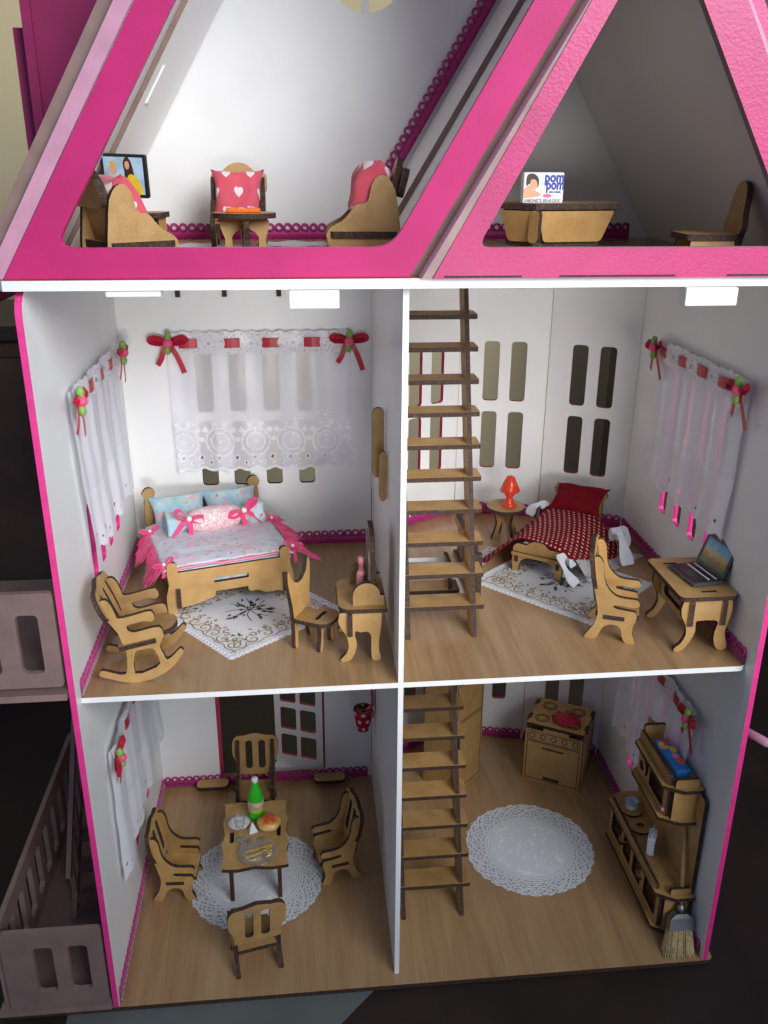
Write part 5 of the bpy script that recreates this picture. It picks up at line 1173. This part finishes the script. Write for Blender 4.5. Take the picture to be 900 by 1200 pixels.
t = thing('sweet_packet', 'flat orange sweet packet lying on the coffee table', 'packet', (12.1, 14.2, Z2+2.97), 4)
box('wrapper', (-1.2, -.6, 0), (1.2, .6, .30), 'orange_packet', t, .12)
for k, x in enumerate((-.7, -.1, .45, .8)): plate('print_patch', rr(x-.22, -.3, x+.2, .3, .1), .01, XY(0, 0, .307), t, (('yellow_print', 'paper_white', 'navy_print', 'red_print')[k],)*3)
# television on its stand
t = thing('tv_stand', 'small dark-edged wooden stand under the attic television', 'stand', (5.0, 12.6, Z2), -10)
plate('top', rr(-1.9, -1.2, 1.9, 1.2, .2), .36, XY(0, 0, 2.9), t)
for x in (-1.5, 1.5): plate('leg_panel', [(-1, 0), (1, 0), (.8, 2.7), (-.8, 2.7)], .36, YZ(x), t)
t = thing('television', 'flat toy television with two women on screen in left attic corner', 'television', (4.5, 12.3, Z2+3.09), -16)
box('foot', (-.8, -.4, 0), (.8, .4, .15), 'black_plastic', t, .05); box('neck', (-.2, -.1, .15), (.2, .1, .95), 'black_plastic', t)
tm = frame((0, -.1, .95), (1, 0, -.03), (0, -.05, 1))
cs = plate('casing', rr(-1.62, 0, 1.62, 2.75, .12), .28, tm, t, ('black_plastic',)*3)
def flat(name, pts, mat, k): return plate(name, pts, .01, tm @ Matrix.Translation((0, 0, .146+.002*k)), cs, (mat,)*3)
flat('screen', [(-1.4, .22), (1.4, .22), (1.4, 2.55), (-1.4, 2.55)], 'screen_sky', 0)
flat('screen_figure', spl([(-.2, .3), (.05, 1.4), (.0, 2.2), (.3, 2.6), (.6, 2.2), (.75, 1.3), (.9, .5), (.4, .3)], 3), 'hair_print', 1)
flat('screen_face', [(.28+.17*math.cos(a*.628), 2.05+.27*math.sin(a*.628)) for a in range(10)], 'skin_print', 2)
flat('screen_dress', spl([(.1, .27), (.2, 1.2), (.5, 1.5), (.95, 1.2), (1.25, .27)], 3), 'yellow_print', 3)
flat('screen_face', [(-.75+.26*math.cos(a*.628), 1.75+.36*math.sin(a*.628)) for a in range(10)], 'skin_print', 2)
flat('screen_dress', spl([(-1.2, .27), (-1.1, 1.0), (-.75, 1.35), (-.4, 1.0), (-.3, .27)], 3), 'orange_packet', 4)
flat('screen_hair', spl([(-1.02, 1.9), (-.95, 2.2), (-.7, 2.28), (-.5, 2.1), (-.6, 2.05), (-.85, 2.05)], 3), 'yellow_print', 5)

# right attic: counter desk, soap box, chair
t = thing('attic_desk', 'wooden bow-fronted desk in the right attic under the soap box', 'desk', (33.8, 10.6, Z2))
tp = [(-4.1, .3), (-1.9, -1.9), (4.15, -1.0), (4.1, 2.2), (-3.6, 2.4)]
plate('top', tp, .4, XY(0, 0, 3.62), t)
def wall_panel(name, a, b_, z0, z1_, tap, inset=.25):
    a, b_ = Vector(a), Vector(b_); d_ = (b_-a).normalized()
    ln = (b_-a).length; n_ = Vector((d_.y, -d_.x))
    a2 = a-n_*inset
    return plate(name, rounded([(tap, 0), (ln-tap, 0), (ln-.25, z1_-z0), (.25, z1_-z0)], (.3, .3, .2, .2)), .36, frame((a2.x, a2.y, z0), (d_.x, d_.y, 0), (n_.x*.22, n_.y*.22, 1)), t)
wall_panel('front_panel', tp[0], tp[1], 1.3, 3.4, .7, .7); wall_panel('front_panel', tp[1], tp[2], 1.3, 3.4, .9, .7)
plate('corner_tab', rr(-.5, 1.25, .3, 3.38, .28), .36, frame((-1.75, -1.45, 0), (.62, -.78, 0), (0, -.1, 1)), t)
plate('lower_board', [(-3.0, .2), (-1.7, -1.0), (3.1, -.4), (3.1, 2.0), (-3.0, 2.0)], .36, XY(0, 0, 1.1), t)
for x in (-1.9, 2.0): plate('leg_panel', rounded([(-.9, 0), (1.6, 0), (1.5, .92), (-.8, .92)], (.1, .1, .1, .1)), .36, YZ(x), t)
plate('base_panel', rounded([(-2.4, 0), (2.6, 0), (2.2, .9), (-2.0, .9)], (.1,)*4), .36, XZ(0, -.3), t)
t = thing('soap_box', 'white soap box lettered pom pom standing on the attic desk', 'soap box', (32.5, 9.35, Z2+3.82), -2)
box('carton', (-1.38, 0, 0), (1.38, .9, 1.95), 'paper_white', t, .08)
F = XZ(0, -.012)
text_mesh('lettering', 'pom', .88, 'navy_print', F @ Matrix.Translation((.04, 1.36, 0)), t, .035, .84)
text_mesh('lettering', 'pom', .88, 'navy_print', F @ Matrix.Translation((.16, .89, 0)), t, .035, .78)
for k, (x, w2) in enumerate(((.40, .26), (.70, .10), (.83, .36))): plate('print_bar', rr(x, .66, x+w2, .76, .03), .01, F, t, ('navy_print',)*3)
text_mesh('lettering', 'SABONETE ERVA DOC', .27, 'black_print', F @ Matrix.Translation((-1.28, .07, 0)), t, .004, .92)
plate('print_oval', [(.28+.30*math.cos(a*.524), .47+.13*math.sin(a*.524)) for a in range(12)], .01, F, t, ('pink_print',)*3)
plate('print_hair', spl([(-1.18, 1.1), (-1.15, 1.75), (-.75, 1.88), (-.38, 1.6), (-.35, 1.1), (-.6, .95), (-.9, 1.25)], 3), .01, F @ Matrix.Translation((0, 0, .002)), t, ('hair_print',)*3)
plate('print_face', spl([(-.95, 1.15), (-.85, 1.5), (-.55, 1.45), (-.42, 1.1), (-.55, .85), (-.85, .85)], 3), .01, F @ Matrix.Translation((0, 0, .006)), t, ('skin_print',)*3)
plate('print_body', spl([(-1.32, .35), (-1.3, .9), (-1.0, 1.1), (-.75, .85), (-.45, .75), (-.1, .5), (-.6, .4)], 3), .01, F @ Matrix.Translation((0, 0, .004)), t, ('skin_print',)*3)
t = thing('plain_chair', 'wooden chair in shadow on the far right of the attic', 'chair', (44.2, 4.9, Z2), 176)
plate('backrest', spl([(-1.2, 0), (-1.2, 0), (1.2, 0), (1.2, 0), (1.25, 2.0), (1.5, 2.6), (1.2, 3.4), (1.0, 4.6), (.5, 5.3), (-.5, 5.3), (-1.0, 4.6), (-1.2, 3.4), (-1.5, 2.6), (-1.25, 2.0)], 2), .4, frame((.3, 0, 0), (0, 1, 0), (-.12, 0, 1)), t)
plate('seat', rr(.3, -1.6, 3.7, 1.6, .3), .4, XY(0, 0, 2.0), t)
for y in (-1.3, 1.3): plate('side_panel', spl([(.5, 0), (1.0, 0), (1.2, .8), (2.6, .8), (2.9, 0), (3.4, 0), (3.4, .9), (3.3, 1.78), (3.3, 1.78), (.5, 1.78), (.5, 1.78)], 2), .36, XZ(0, y), t)
